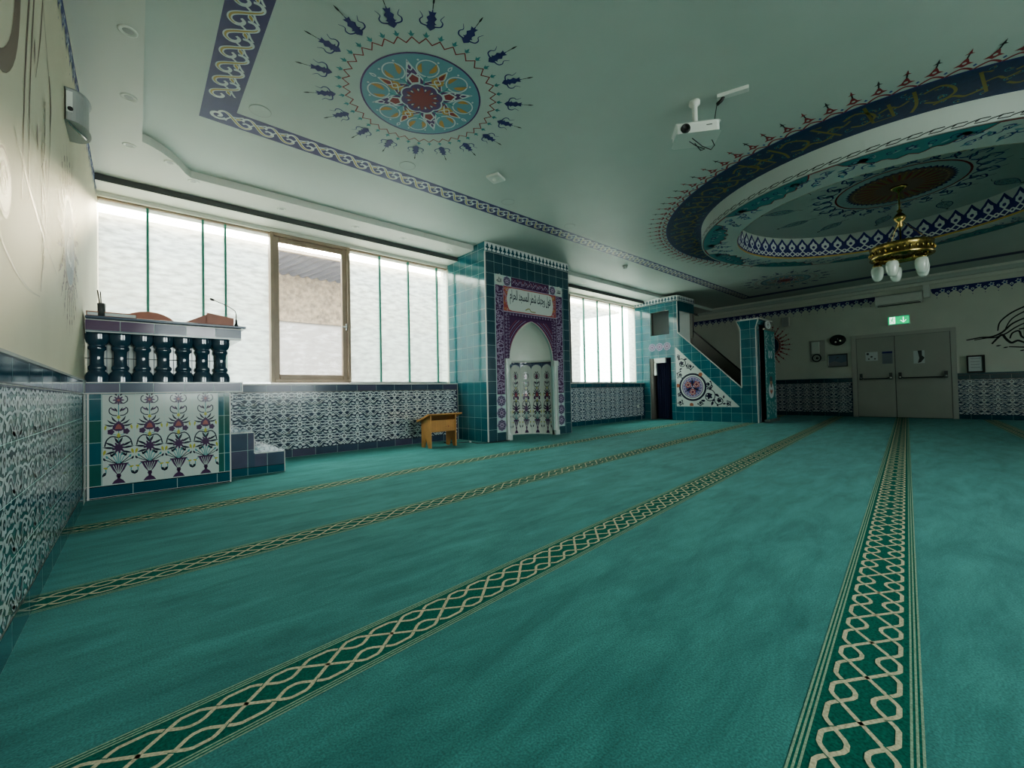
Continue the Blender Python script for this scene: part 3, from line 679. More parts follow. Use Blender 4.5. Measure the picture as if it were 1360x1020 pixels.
for i in range(n):
    q = T(i*w, ZR+0.03, w)
    pi_.poly([(0, 0.5), (0, 1.1), (0.22, 1.35), (0.5, 1.75), (0.78, 1.35), (1.0, 1.1), (1.0, 0.5)], 'navy_ink', 2, q)
    pi_.poly([(0.5, 1.45), (0.36, 1.2), (0.2, 1.08), (0.18, 0.82), (0.34, 0.66), (0.5, 0.5), (0.66, 0.66), (0.82, 0.82), (0.80, 1.08), (0.64, 1.2)], 'white_ink', 3, q); pi_.disc(0.5, 0.85, 0.13, 'navy_ink', 4, q, n=8)
    pi_.stroke([(0, 0.10), (0.5, 0.5), (1.0, 0.10)], 0.12, 'white_ink', 5, q); pi_.stroke([(0, 0.40), (0.5, 0.05), (1.0, 0.40)], 0.10, 'white_ink', 5, q)
pr = Paint(b, on_ceiling(ZD), 0.002, 0.0006); t = T(HX, HY, 1)
pr.disc(0, 0, 0.74, 'pale_blue', 0, t, 48); pr.ring(0, 0, 0.725, 0.75, 'red_ink', 1, t, 48)
pr.polar(lambda a: 0.60+0.02*cos(48*a), 'navy_ink', 1, t, 192); pr.polar(lambda a: 0.575+0.02*cos(48*a), 'brown_ink', 2, t, 192)
for i in range(48):
    a = 2*pi*i/48; pr.leaf(0.25*cos(a), 0.25*sin(a), 0.30, 0.03, a, 'red_ink' if i % 2 else 'olive_gold', 3, t); pr.disc(0.52*cos(a), 0.52*sin(a), 0.014, 'gold_ink', 4, t, n=6)
for i in range(24):
    q = T(0, 0, 1, 2*pi*i/24, base=t)
    pr.stroke(smooth([(0.78, -0.09), (0.86, 0.04), (0.95, -0.05), (1.03, 0.06), (0.94, 0.10)], 3), 0.024, 'blue_ink', 1, q)
    pr.stroke(smooth([(0.78, 0.09), (0.88, -0.03), (0.98, 0.03), (1.10, -0.01)], 3), 0.020, 'navy_ink', 2, q, taper=lambda x: 1-0.7*x)
    pr.ring(0.86, 0, 0.04, 0.052, 'blue_ink', 2, q, 12); pr.leaf(0.80, 0.0, 0.14, 0.04, 0.0, 'sky_ink', 1, q)
for i in range(12):
    q = T(1.28, 0, 1, 0.25, base=T(0, 0, 1, 2*pi*(i+.4)/12, base=t))
    pr.leaf(0, 0, 0.44, 0.19, 0, 'pale_blue', 1, q); up = [(0.44*k/8, 0.095*sin(pi*(k/8)**0.8)) for k in range(9)]
    pr.stroke(up+[(x, -y) for x, y in up[::-1][1:-1]], 0.010, 'navy_ink', 3, q, closed=True)
    for k in range(9):
        pr.spiral(0.06+k*0.036, 0.045*sin(k*2.4), 0.022, 0.9, k, 0.007, 'navy_ink', 2, q, n=8); pr.leaf(0.06+k*0.036, -0.03*sin(k*2.4), 0.03, 0.012, k, 'olive_gold', 3, q)
    pr.stroke(smooth([(-0.12, -0.03), (-0.05, 0.01), (0.0, 0.0)], 3), 0.006, 'black_ink', 2, q); pr.polar(lambda a: 0.022*(1+0.4*cos(4*a)), 'black_ink', 3, q, 16, x=0.47, y=0)
part(b, 'ceiling_ring', ceil, label='dropped white ceiling ring with painted arabesques')

# ------------------------------------------------------------------ windows
YG = 7.29
def frame_rect(b, x0, x1, z0, z1, t, y0, y1, m):
    b.box(x0, x0+t, y0, y1, z0, z1, m); b.box(x1-t, x1, y0, y1, z0, z1, m); b.box(x0+t, x1-t, y0, y1, z0, z0+t, m); b.box(x0+t, x1-t, y0, y1, z1-t, z1, m)
def glazing(name, xs, z0, z1):
    root = thing(name, None, None, (xs[0], YG, z0), kind='structure')
    for a, c in zip(xs[:-1], xs[1:]):
        b = MB(); b.add([(a+0.012, YG, z0), (c-0.012, YG, z0), (c-0.012, YG, z1), (a+0.012, YG, z1)], [(0, 1, 2, 3)], 'channel_glass')
        obj_local(b, 'glass_pane', root)
    for a in xs[1:-1]:
        b = MB(); b.box(a-0.013, a+0.013, YG-0.035, YG+0.02, z0, z1, 'pane_edge'); obj_local(b, 'glazing_joint', root)
    b = MB(); b.box(xs[0], xs[-1], YG-0.04, YG+0.04, z0-0.03, z0+0.012, 'steel'); b.box(xs[0], xs[-1], YG-0.04, YG+0.04, z1-0.02, z1+0.03, 'window_wood')
    obj_local(b, 'glazing_rail', root)
    return root
glazing('window_1', [-0.355, 0.119, 0.707, 0.97, 1.535], ZSILL, WT)
glazing('window_3', [2.745, 3.306, 3.873, 4.50, 4.735], ZSILL, WT)
glazing('window_4', [8.50, 9.13, 9.74, 10.34, 10.97, 11.61], ZSILL, WT)
for i, (a, c) in enumerate(NW):  # added windows, out of view, for extra sky light
    r = thing('window_%d' % (6+i), None, None, (a, YN-0.1, 1.0), kind='structure')
    b = MB(); frame_rect(b, a, c, 1.0, 3.2, 0.06, YN-0.14, YN-0.06, 'window_wood'); b.box((a+c)/2-0.03, (a+c)/2+0.03, YN-0.14, YN-0.06, 1.06, 3.14, 'window_wood'); obj_local(b, 'frame', r)
    b = MB(); b.add([(a+0.06, YN-0.1, 1.06), (c-0.06, YN-0.1, 1.06), (c-0.06, YN-0.1, 3.14), (a+0.06, YN-0.1, 3.14)], [(0, 1, 2, 3)], 'clear_glass'); obj_local(b, 'glass_pane', r)
w2 = thing('window_2', None, None, (1.535, YG, ZSILL), kind='structure')
b = MB(); frame_rect(b, 1.535, 2.745, ZSILL, WT, 0.05, YG-0.09, YG+0.05, 'window_wood'); obj_local(b, 'outer_frame', w2, 0.006)
b = MB(); frame_rect(b, 1.575, 2.705, ZSILL+0.04, WT-0.04, 0.085, YG-0.05, YG+0.02, 'window_wood'); obj_local(b, 'sash', w2, 0.01)
b = MB(); b.add([(1.65, YG, 2.05), (2.63, YG, 2.05), (2.63, YG, WT-0.1), (1.65, YG, WT-0.1)], [(0, 1, 2, 3)], 'clear_glass')
b.add([(1.65, YG, ZSILL+0.1), (2.63, YG, ZSILL+0.1), (2.63, YG, 2.05), (1.65, YG, 2.05)], [(0, 1, 2, 3)], 'misted_glass'); obj_local(b, 'glass_pane', w2)
b = MB(); b.box(2.665, 2.685, YG-0.075, YG-0.05, 2.0, 2.12, 'steel'); b.box(2.60, 2.69, YG-0.09, YG-0.075, 2.05, 2.075, 'steel'); obj_local(b, 'handle', w2, 0.003)
w5 = thing('window_5', None, None, (8.36, YG, ZSILL), kind='structure')
b = MB(); b.add([(8.36, YG, ZSILL), (8.43, YG, ZSILL), (8.43, YG, WT), (8.36, YG, WT)], [(0, 1, 2, 3)], 'channel_glass'); obj_local(b, 'glass_pane', w5)
b = MB(); b.box(8.425, 8.50, YG-0.09, YG+0.05, ZSILL, WT, 'dark_grey'); obj_local(b, 'mullion', w5)

# ------------------------------------------------------------------ outdoors: yard wall with a lean-to roof of corrugated sheet
b = MB(); b.box(-14, 30, -26, 26, -0.35, -0.25, 'outer_ground'); o = b.obj('yard_ground'); o['kind'] = 'structure'
root = thing('neighbouring_shed', 'pale rendered outbuilding with corrugated lean-to roof outside the clear window', 'building', (3.0, 11.5, -0.25))
b = MB(); b.box(-6.0, 14.0, 11.4, 11.7, -0.25, 2.75, 'outer_render'); obj_local(b, 'wall', root)
b = MB(); b.box(-6.0, 14.0, 11.36, 11.40, 2.75, 3.93, 'roughcast'); b.box(-6.0, 14.0, 11.4, 11.7, 2.75, 3.88, 'outer_render'); obj_local(b, 'roughcast_band', root)
b = MB(); n = 90; vs = []; 
for i in range(n*4+1):
    x = -6+20*i/(n*4); z = 0.03*(1 if (i % 4) in (1, 2) else -1)
    vs += [(x+0.5, 9.7, 3.98+z), (x, 11.5, 3.90+z)]
b.add(vs, [(2*i, 2*i+2, 2*i+3, 2*i+1) for i in range(n*4)], 'corrugated'); obj_local(b, 'corrugated_roof', root)
b = MB(); b.box(-6, 14, 9.62, 9.70, 3.93, 4.0, 'window_wood'); obj_local(b, 'eaves_board', root)

# ------------------------------------------------------------------ flower-vase tile motif (unit: width ~0.22, height ~0.86)
def vase(p, t, L=2, full=True):
    d, v, g, y = 'iznik_dark', 'plum_tile', 'teal_ink', 'yellow_glaze'
    p.poly([(-0.055, 0), (0.055, 0), (0.035, 0.03), (0.012, 0.045), (0.012, 0.07), (-0.012, 0.07), (-0.012, 0.045), (-0.035, 0.03)], v, L, t)
    p.disc(0, 0.075, 0.02, v, L, t, n=10)
    p.poly([(-0.012, 0.085), (0.012, 0.085), (0.045, 0.13), (0.072, 0.185), (-0.072, 0.185), (-0.045, 0.13)], v, L, t)
    for k in (-2, -1, 0, 1, 2): p.stroke([(k*0.005, 0.095), (k*0.022, 0.178)], 0.005, 'white_tile', L+1, t)
    p.rect(-0.08, 0.183, 0.08, 0.193, v, L, t)
    for e in (-1, 1):
        p.stroke(smooth([(e*0.07, 0.18), (e*0.10, 0.15), (e*0.10, 0.11), (e*0.125, 0.095)], 3), 0.008, g, L, t)
        p.leaf(e*0.10, 0.115, 0.05, 0.024, -0.9 if e > 0 else -2.2, d, L, t); p.leaf(e*0.085, 0.15, 0.04, 0.018, 0.2 if e > 0 else 2.9, y, L+1, t)
        for k, (x, h) in enumerate(((0.02, 0.28), (0.05, 0.27), (0.085, 0.255), (0.105, 0.235))):
            p.stroke(smooth([(e*0.01, 0.19), (e*x*0.6, 0.19+(h-0.19)*0.5), (e*x, h)], 3), 0.0065, g if k < 2 else d, L, t)
            p.leaf(e*x, h-0.01, 0.035, 0.018, pi/2-e*0.5, d if k % 2 else g, L+1, t)
        for (x, yy, l, a) in ((0.03, 0.36, 0.09, 0.5), (0.03, 0.34, 0.10, 0.15), (0.025, 0.31, 0.085, -0.25), (0.02, 0.30, 0.06, -0.7), (0.0, 0.38, 0.075, 1.1)):
            p.leaf(e*x, yy, l, 0.020, a if e > 0 else pi-a, d, L+1, t)
        p.leaf(e*0.105, 0.33, 0.055, 0.022, -1.3 if e > 0 else pi+1.3, y, L+1, t)
        p.stroke(smooth([(e*0.0, 0.44), (e*0.055, 0.455), (e*0.095, 0.42), (e*0.11, 0.36)], 3), 0.011, d, L, t)
        # tulips
        p.stroke(smooth([(0, 0.46), (e*0.04, 0.475), (e*0.06, 0.49)], 3), 0.006, g, L, t)
        p.polar(lambda a: 0.027*(1+0.12*cos(5*a)), v, L+1, t, 20, x=e*0.062, y=0.500)
        for (x, yy, l, a) in ((0.02, 0.575, 0.085, 0.55), (0.01, 0.59, 0.08, 0.95), (0.03, 0.56, 0.085, 0.2)):
            p.leaf(e*x, yy, l, 0.016, a if e > 0 else pi-a, d, L+1, t, bend=-0.12*e)
        p.leaf(e*0.10, 0.565, 0.05, 0.018, -1.4 if e > 0 else pi+1.4, y, L+1, t)
        # curls
        p.stroke(smooth([(e*0.012, 0.655), (e*0.045, 0.660), (e*0.072, 0.685), (e*0.072, 0.72), (e*0.055, 0.735)], 4), 0.009, d, L, t)
        p.leaf(e*0.02, 0.70, 0.055, 0.017, 0.6 if e > 0 else pi-0.6, v, L+1, t); p.leaf(e*0.01, 0.69, 0.05, 0.014, 1.1 if e > 0 else pi-1.1, d, L+1, t)
        p.stroke(smooth([(e*0.01, 0.775), (e*0.045, 0.775), (e*0.072, 0.80), (e*0.068, 0.835), (e*0.05, 0.845)], 4), 0.009, d, L, t)
        p.leaf(e*0.01, 0.845, 0.045, 0.014, 0.9 if e > 0 else pi-0.9, d, L+1, t)
    p.stroke([(0, 0.19), (0, 0.86)], 0.007, g, L, t)
    p.polar(lambda a: 0.045*(1+0.30*cos(9*a)), v, L+2, t, 54, y=0.345)
    p.poly([(-0.05, 0.525), (-0.045, 0.56), (-0.02, 0.585), (0, 0.605), (0.02, 0.585), (0.045, 0.56), (0.05, 0.525), (0.02, 0.505), (-0.02, 0.505)], v, L+2, t)
    p.poly([(-0.03, 0.525), (-0.018, 0.56), (0, 0.575), (0.018, 0.56), (0.03, 0.525)], 'rose_tile', L+3, t)
    p.leaf(0, 0.44, 0.05, 0.03, pi/2, y, L+2, t); p.leaf(0, 0.62, 0.04, 0.03, pi/2, y, L+2, t)
    p.polar(lambda a: 0.036*(1+0.34*cos(8*a)), v, L+2, t, 48, y=0.805); p.disc(0, 0.805, 0.012, 'rose_tile', L+3, t, n=8)

# ------------------------------------------------------------------ preacher's desk in the corner
PX, PY = 0.76, 5.42
root = thing('tiled_pulpit', 'teal tiled preaching desk with balusters and four flower vase panels in the corner', 'pulpit', (0.2, 6.0, 0.0))
b = MB(); b.box(XL+0.015, PX, PY, 6.88, 0, 0.96, 'white_paint')
p = Paint(b, on_window_wall(PY)); tiles(p, R4(XL+0.015, 0.115, PX, 0.96), 0.235, 0.2, ['green_tile', 'teal_tile_b'], -0.24, 0.115)
tiles(p, R4(XL+0.015, 0.0, PX, 0.115), 0.33, 0.115, ['border_tile'], XL, 0, L=1)
for v in (0.006, 0.112): p.rect(XL+0.015, v-0.004, PX, v+0.004, 'black_trim', 4); p.rect(XL+0.015, v+0.005, PX, v+0.009, 'cream_trim', 4)
p.rect(PX-0.012, 0, PX, 0.96, 'cream_trim', 5); p.rect(XL+0.02, 0, XL+0.035, 0.96, 'cream_trim', 5)
p2 = Paint(b, on_x_pos(PX)); tiles(p2, R4(PY, 0, 6.88, 0.96), 0.2, 0.2, SLATE, PY, 0); obj_local(b, 'base', root)
b = MB(); p = Paint(b, on_window_wall(PY-0.004))
for i in range(4):
    u0 = -0.234+i*0.2205
    for j in range(4): p.rect(u0+0.0015, 0.118+j*0.2095+0.0015, u0+0.219, 0.118+(j+1)*0.2095-0.0015, 'white_tile', 1)
    vase(p, T(u0+0.11, 0.125, 0.86, sy=0.965), 3)
p.rect(-0.236, 0.116, 0.650, 0.957, 'tile_grout', 0); obj_local(b, 'flower_vase_panel', root, label='white tile panel with four vases of purple flowers')
b = MB(); b.box(XL+0.015, 0.865, PY-0.05, 6.90, 0.96, 1.07, 'border_tile')
p = Paint(b, on_window_wall(PY-0.05)); tiles(p, R4(XL+0.015, 0.972, 0.865, 1.055), 0.24, 0.09, SLATE, XL, 0.972)
for v in (0.966, 1.064): p.rect(XL+0.015, v-0.004, 0.865, v+0.004, 'cream_trim', 3)
p.rect(0.855, 0.96, 0.865, 1.07, 'cream_trim', 4); obj_local(b, 'ledge', root, 0.004)
# back panel seen between the balusters
b = MB(); b.box(XL+0.015, PX-0.05, PY+0.13, PY+0.16, 1.07, 1.53, 'white_tile')
p = Paint(b, on_window_wall(PY+0.13))
for i in range(28): p.rect(XL+0.03+i*0.038, 1.07, XL+0.037+i*0.038, 1.53, 'paper_grey')
p.rect(XL, 1.295, PX-0.05, 1.303, 'dark_grey', 2); obj_local(b, 'inner_panel', root)
prof = [(0.078, 0), (0.078, 0.05), (0.070, 0.085), (0.052, 0.105), (0.052, 0.112), (0.060, 0.12), (0.060, 0.145), (0.046, 0.16), (0.044, 0.225), (0.046, 0.29), (0.060, 0.305), (0.060, 0.33), (0.052, 0.338), (0.052, 0.345), (0.070, 0.365), (0.078, 0.40), (0.078, 0.45)]
bl = MB(); bl.lathe([(r*1.05, z) for r, z in prof], (0, 0, 0), 'baluster_glaze', 20)
for k in range(7):
    x = -0.27+k*0.1585
    o = bl.obj('baluster', root, origin=(0, 0, 0)); o.location = Vector((x, PY+0.055, 1.07))-world_of(root)
    o.scale = (1.02, 0.62, 1.0)
for k in range(2):
    o = bl.obj('baluster', root, origin=(0, 0, 0)); o.location = Vector((PX-0.03, PY+0.30+k*0.17, 1.07))-world_of(root); o.scale = (0.62, 1.02, 1.0)
b = MB()
b.box(XL+0.015, 0.855, PY-0.045, PY+0.20, 1.52, 1.645, 'border_tile'); b.box(XL+0.015, 0.895, PY-0.085, PY+0.22, 1.645, 1.67, 'slate_tile')
b.box(0.62, 0.855, PY+0.20, PY+0.62, 1.52, 1.645, 'border_tile'); b.box(0.60, 0.895, PY+0.22, PY+0.64, 1.645, 1.67, 'slate_tile')
p = Paint(b, on_window_wall(PY-0.045)); tiles(p, R4(XL+0.015, 1.54, 0.855, 1.635), 0.245, 0.1, SLATE+['plum_tile'], XL, 1.54)
for v in (1.53, 1.638): p.rect(XL+0.015, v-0.004, 0.855, v+0.004, 'cream_trim', 3)
obj_local(b, 'top_rail', root, 0.004)
b = MB(); b.box(PX, PX+0.27, PY+0.28, 6.88, 0, 0.5, 'slate_tile'); b.box(PX+0.27, PX+0.59, PY+0.28, 6.88, 0, 0.25, 'slate_tile')
p = Paint(b, on_window_wall(PY+0.28)); tiles(p, R4(PX, 0.09, PX+0.27, 0.5), 0.2, 0.2, SLATE, PX, 0.09); tiles(p, R4(PX+0.27, 0.09, PX+0.59, 0.25), 0.2, 0.2, SLATE, PX, 0.09)
tiles(p, R4(PX, 0, PX+0.59, 0.09), 0.2, 0.09, ['border_tile'], PX, 0); p.rect(PX, 0.087, PX+0.59, 0.093, 'black_trim', 4)
for (x0, x1, z) in ((PX, PX+0.27, 0.5), (PX+0.27, PX+0.59, 0.25)): p.rect(x0, z-0.010, x1, z, 'cream_trim', 5); p.rect(x1-0.008, z-0.25, x1, z, 'cream_trim', 5)
pp = Paint(b, on_floor(0.5)); tiles(pp, R4(PX, PY+0.28, PX+0.27, 6.88), 0.2, 0.2, TEAL, PX, PY+0.28); pp = Paint(b, on_floor(0.25)); tiles(pp, R4(PX+0.27, PY+0.28, PX+0.59, 6.88), 0.2, 0.2, TEAL, PX, PY+0.28)
obj_local(b, 'steps', root)
# things on the desk
def wobj(name, label, cat, loc, group=None): return thing(name, label, cat, loc, group)
r = wobj('book', 'pale bound book lying on the tiled desk top beside the left wall', 'book', (-0.20, PY+0.03, 1.67))
b = MB(); b.box(-0.33, 0.0, PY-0.06, PY+0.13, 1.675, 1.705, 'paper'); obj_local(b, 'pages', r)
b = MB(); b.box(-0.335, 0.005, PY-0.065, PY+0.135, 1.67, 1.676, 'redwood'); b.box(-0.335, 0.005, PY-0.065, PY+0.135, 1.704, 1.712, 'redwood'); b.box(-0.335, -0.328, PY-0.065, PY+0.135, 1.67, 1.712, 'redwood'); obj_local(b, 'cover', r)
r = wobj('pen_holder', 'dark square cup holding two thin black sticks on the tiled desk', 'cup', (-0.235, PY-0.075, 1.67))
b = MB(); b.lathe([(0.0, 0.0), (0.026, 0.0), (0.028, 0.12), (0.024, 0.12), (0.022, 0.01)], (-0.235, PY-0.048, 1.67), 'dark_grey', 14); obj_local(b, 'cup', r)
b = MB(); b.tube([(-0.235, PY-0.048, 1.69), (-0.262, PY-0.045, 1.91)], 0.0055, 'black_plastic', 6); b.tube([(-0.232, PY-0.045, 1.69), (-0.243, PY-0.04, 1.90)], 0.0045, 'black_plastic', 6); obj_local(b, 'stick', r)
r = wobj('armchair', 'reddish wooden chair with a rounded back behind the tiled desk', 'chair', (0.10, 5.95, 1.07))
b = MB(); arc_ = [(0.25*cos(a), 0.19*sin(a)) for a in [pi*k/12 for k in range(13)]]
b.prism([(-0.25, -0.2)]+[(0.25, -0.2)]+arc_, lambda u, v, h: (0.10+u, 5.80+h, 1.62+v), 0, 0.035, 'redwood'); obj_local(b, 'backrest', r, 0.008)
b = MB(); b.box(-0.13, 0.33, 5.82, 6.22, 1.46, 1.50, 'redwood'); obj_local(b, 'seat', r, 0.01)
for (x, y) in ((-0.11, 5.86), (0.31, 5.86), (-0.11, 6.20), (0.31, 6.20)):
    b = MB(); b.box(x-0.02, x+0.02, y-0.02, y+0.02, 1.07, 1.46, 'redwood'); obj_local(b, 'leg', r)
r = wobj('book_stand', 'reddish wooden sloping book rest on the tiled desk beside the microphone', 'book stand', (0.64, PY+0.12, 1.67))
b = MB(); b.prism([(0.36, 0.0), (0.79, 0.0), (0.79, 0.075), (0.56, 0.11)], lambda u, v, h: (u, PY+0.02+h, 1.67+v), 0.0, 0.012, 'redwood')
b.prism([(0.56, 0.0), (0.79, 0.0), (0.79, 0.088), (0.56, 0.125)], lambda u, v, h: (u, PY+0.0+h, 1.67+v), 0.0, 0.30, 'redwood'); obj_local(b, 'slope', r, 0.004)
r = wobj('microphone', 'thin black gooseneck microphone rising from the tiled desk end', 'microphone', (0.79, PY-0.06, 1.67))
b = MB(); b.lathe([(0.0, 0), (0.02, 0), (0.02, 0.012), (0.011, 0.03), (0.009, 0.07), (0.0, 0.07)], (0.81, PY-0.05, 1.67), 'dark_metal', 12); obj_local(b, 'base', r)
b = MB(); b.tube([(0.81, PY-0.05, 1.73), (0.81, PY-0.05, 1.80), (0.80, PY-0.05, 1.835), (0.76, PY-0.05, 1.865), (0.70, PY-0.05, 1.895), (0.62, PY-0.05, 1.925)], 0.0045, 'dark_metal', 8); obj_local(b, 'gooseneck', r)
b = MB(); b.lathe([(0, -0.02), (0.008, -0.018), (0.012, 0), (0.011, 0.018), (0, 0.026)], (0.60, PY-0.05, 1.933), 'black_plastic', 12, axis=Matrix.Rotation(rad(-70), 3, 'Y')); obj_local(b, 'capsule', r)

# ------------------------------------------------------------------ mihrab
MX0, MX1, MY, MC = 4.72, 7.0, 5.98, 5.86
root = thing('mihrab', 'tall teal tiled prayer niche with a pointed arch and purple tile surround', 'prayer niche', (MC, 6.5, 0))
def ogee(z):      # half width of the niche opening at height z
    if z <= 1.53: return 0.595
    t = (z-1.53)/(2.28-1.53); return 0.585*(1-t**2.1)**0.72 if t < 1 else 0.0
zs = [0]+[1.53+0.75*k/24 for k in range(25)]
def front(side):
    out = [(MC+side*1.14, 0)]+[(MC+side*ogee(z), z) for z in zs]+[(MC, 3.64), (MC+side*1.14, 3.64)]
    return out
b = MB()
for s_ in (-1, 1): b.prism(front(s_), lambda u, v, h: (u, MY+h, v), 0, 0.05, 'tile_grout')
b.box(MX0, MX0+0.05, MY, YW, 0, 3.64, 'tile_grout'); b.box(MX1-0.05, MX1, MY, YW, 0, 3.64, 'tile_grout')
p = Paint(b, on_window_wall(MY))
GREY_T = ['slate_tile', 'teal_tile_b', 'slate_tile']
for cv in (R4(MX0, 0, 4.93, 3.46), R4(6.79, 0, MX1, 3.46), R4(4.93, 3.09, 6.79, 3.46), R4(4.93, 0, 5.15, 0.16), R4(6.57, 0, 6.79, 0.16)): tiles(p, cv, 0.21, 0.22, ['front_tile', 'front_tile_b'], MX0, 0)
q = Paint(b, lambda u, v, h: (MX0-h, u, v)); tiles(q, R4(MY, 0, YW, 3.64), 0.2, 0.22, TEAL, MY, 0)
q = Paint(b, lambda u, v, h: (MX1+h, u, v)); tiles(q, R4(MY, 0, YW, 3.64), 0.2, 0.22, TEAL, MY, 0)
p.rect(MX0, 0, MX0+0.014, 3.46, 'cream_trim', 6); p.rect(MX1-0.008, 0, MX1, 3.46, 'cream_trim', 6)
b.box(MX0-0.012, MX0+0.008, MY-0.012, MY+0.008, 0, 3.46, 'cream_trim')
obj_local(b, 'tiled_body', root)
def crest(p, u0, u1, v0, v1, n, L=0, m='border_tile'):
    p.rect(u0, v0, u1, v1, 'paper', L); w = (u1-u0)/n; H = v1-v0
    for i in range(n):
        t = T(u0+(i+.5)*w, v0+0.12*H, 1)
        p.poly([(-0.14*w, 0), (0.14*w, 0), (0.10*w, 0.2*H), (0.36*w, 0.22*H), (0.42*w, 0.38*H), (0.20*w, 0.40*H), (0.22*w, 0.55*H), (0, 0.80*H), (-0.22*w, 0.55*H), (-0.20*w, 0.40*H), (-0.42*w, 0.38*H), (-0.36*w, 0.22*H), (-0.10*w, 0.2*H)], m, L+1, t)
    p.rect(u0, v0, u1, v0+0.10*H, m, L+2)
b = MB(); b.box(MX0, MX1, MY-0.012, MY, 3.46, 3.64, 'white_paint'); crest(Paint(b, on_window_wall(MY-0.012)), MX0, MX1, 3.465, 3.635, 22); obj_local(b, 'crest_frieze', root)
# surround
b = MB(); p = Paint(b, on_window_wall(MY), 0.004, 0.0006)
def script_col(u0, u1, v0, v1, seed):
    rr = random.Random(seed); p.rect(u0, v0, u1, v1, 'plum_tile', 0); v = v0+0.02
    while v < v1-0.06:
        k = rr.choice((0, 1, 2, 3)); x0, x1 = u0+0.015, u1-0.015; xm = rr.uniform(x0+0.03, x1-0.03)
        p.leaf(rr.uniform(x0, x1), v+0.02, 0.06, 0.016, rr.uniform(0, 6), 'plum_light', 1); p.spiral(rr.uniform(x0, x1), v+0.03, 0.02, 0.9, rr.uniform(0, 6), 0.008, 'plum_light', 1, n=8)
        if k == 0: p.stroke([(x0, v+0.02), (x1, v+0.02), (x1, v+0.055)], 0.012, 'plum_light', 1)
        elif k == 1: p.stroke([(xm, v), (xm, v+0.06), (x0, v+0.06)], 0.012, 'plum_light', 1)
        elif k == 2: p.spiral(xm, v+0.035, 0.03, 1.1, rr.uniform(0, 6), 0.010, 'plum_light', 1)
        else: p.stroke(smooth([(x0, v+0.01), ((x0+x1)/2, v+0.05), (x1, v+0.015)], 4), 0.012, 'plum_light', 1)
        p.stroke([(rr.choice((x0, x1, xm)), v), (rr.choice((x0, x1)), v+0.05)], 0.009, 'plum_light', 1); p.disc(rr.uniform(x0, x1), v+0.04, 0.009, 'plum_light', 1, n=6)
        v += 0.052
    for u in (u0, u1): p.rect(u-0.003, v0, u+0.003, v1, 'plum_light', 2)
script_col(4.945, 5.135, 0.86, 2.89, 1); script_col(6.585, 6.775, 0.86, 2.89, 2)
def star_tile(x, y, r, L=1):
    p.polar(lambda a: r*(1+0.06*cos(8*a)), 'plum_light', L, n=48, x=x, y=y); p.polar(lambda a: r*0.86*(1+0.06*cos(8*a)), 'slate_tile_b', L+1, n=48, x=x, y=y)
    for i in range(8): p.leaf(x, y, r*0.78, r*0.3, i*pi/4, 'plum_light', L+2)
    p.ring(x, y, r*0.42, r*0.52, 'plum_tile', L+3, n=16); p.disc(x, y, r*0.16, 'plum_tile', L+3, n=8)
for x in (5.04, 6.68):
    for k in range(3): star_tile(x, 0.29+0.225*k, 0.108)
star_tile(5.235, 2.99, 0.095, 1); star_tile(6.485, 2.99, 0.095, 1)
for x, w_ in ((5.04, '\uFDF2'), (6.68, shape_ar('محمد'))):
    p.polar(lambda a: 0.105*(1+0.07*cos(9*a)), 'white_tile', 1, n=54, x=x, y=2.995); letter(p, w_, (x-0.06, 2.945, x+0.06, 3.045), 'iznik_dark', 3)
p.rect(5.34, 2.90, 6.38, 3.085, 'plum_tile', 1)
rr = random.Random(5)
for k in range(26):
    x = 5.37+k*0.038; y = 2.99+0.03*sin(k*1.7)
    p.stroke(smooth([(x, y-0.03), (x+0.03, y+0.02), (x+0.055, y-0.01)], 3), 0.009, 'plum_light', 2); p.leaf(x, y+0.02, 0.045, 0.012, rr.uniform(0, 3), 'rose_tile' if k % 3 else 'plum_light', 2)
# lettered plate
p.rect(5.14, 2.42, 6.58, 2.90, 'rose_tile', 1)
for k in range(60):
    x = rr.choice((rr.uniform(5.15, 5.32), rr.uniform(6.42, 6.57))); y = rr.uniform(2.45, 2.87); p.spiral(x, y, 0.028, 0.9, rr.uniform(0, 6), 0.007, 'orange_ink' if k % 2 else 'plum_light', 2, n=8)
p.poly([(5.25, 2.52), (5.28, 2.46), (5.36, 2.445), (6.36, 2.445), (6.44, 2.46), (6.47, 2.52), (6.50, 2.66), (6.47, 2.80), (6.44, 2.86), (6.36, 2.875), (5.36, 2.875), (5.28, 2.86), (5.25, 2.80), (5.22, 2.66)], 'white_tile', 3)
letter(p, shape_ar('فول وجهك شطر المسجد الحرام'), (5.30, 2.56, 6.42, 2.85), 'iznik_dark', 5)
p.stroke(smooth([(5.70, 2.49), (5.80, 2.53), (5.86, 2.48), (5.98, 2.475)], 4), 0.018, 'olive_gold', 5)
for v in (2.42, 2.90): p.rect(5.14, v-0.006, 6.58, v+0.006, 'plum_light', 4)
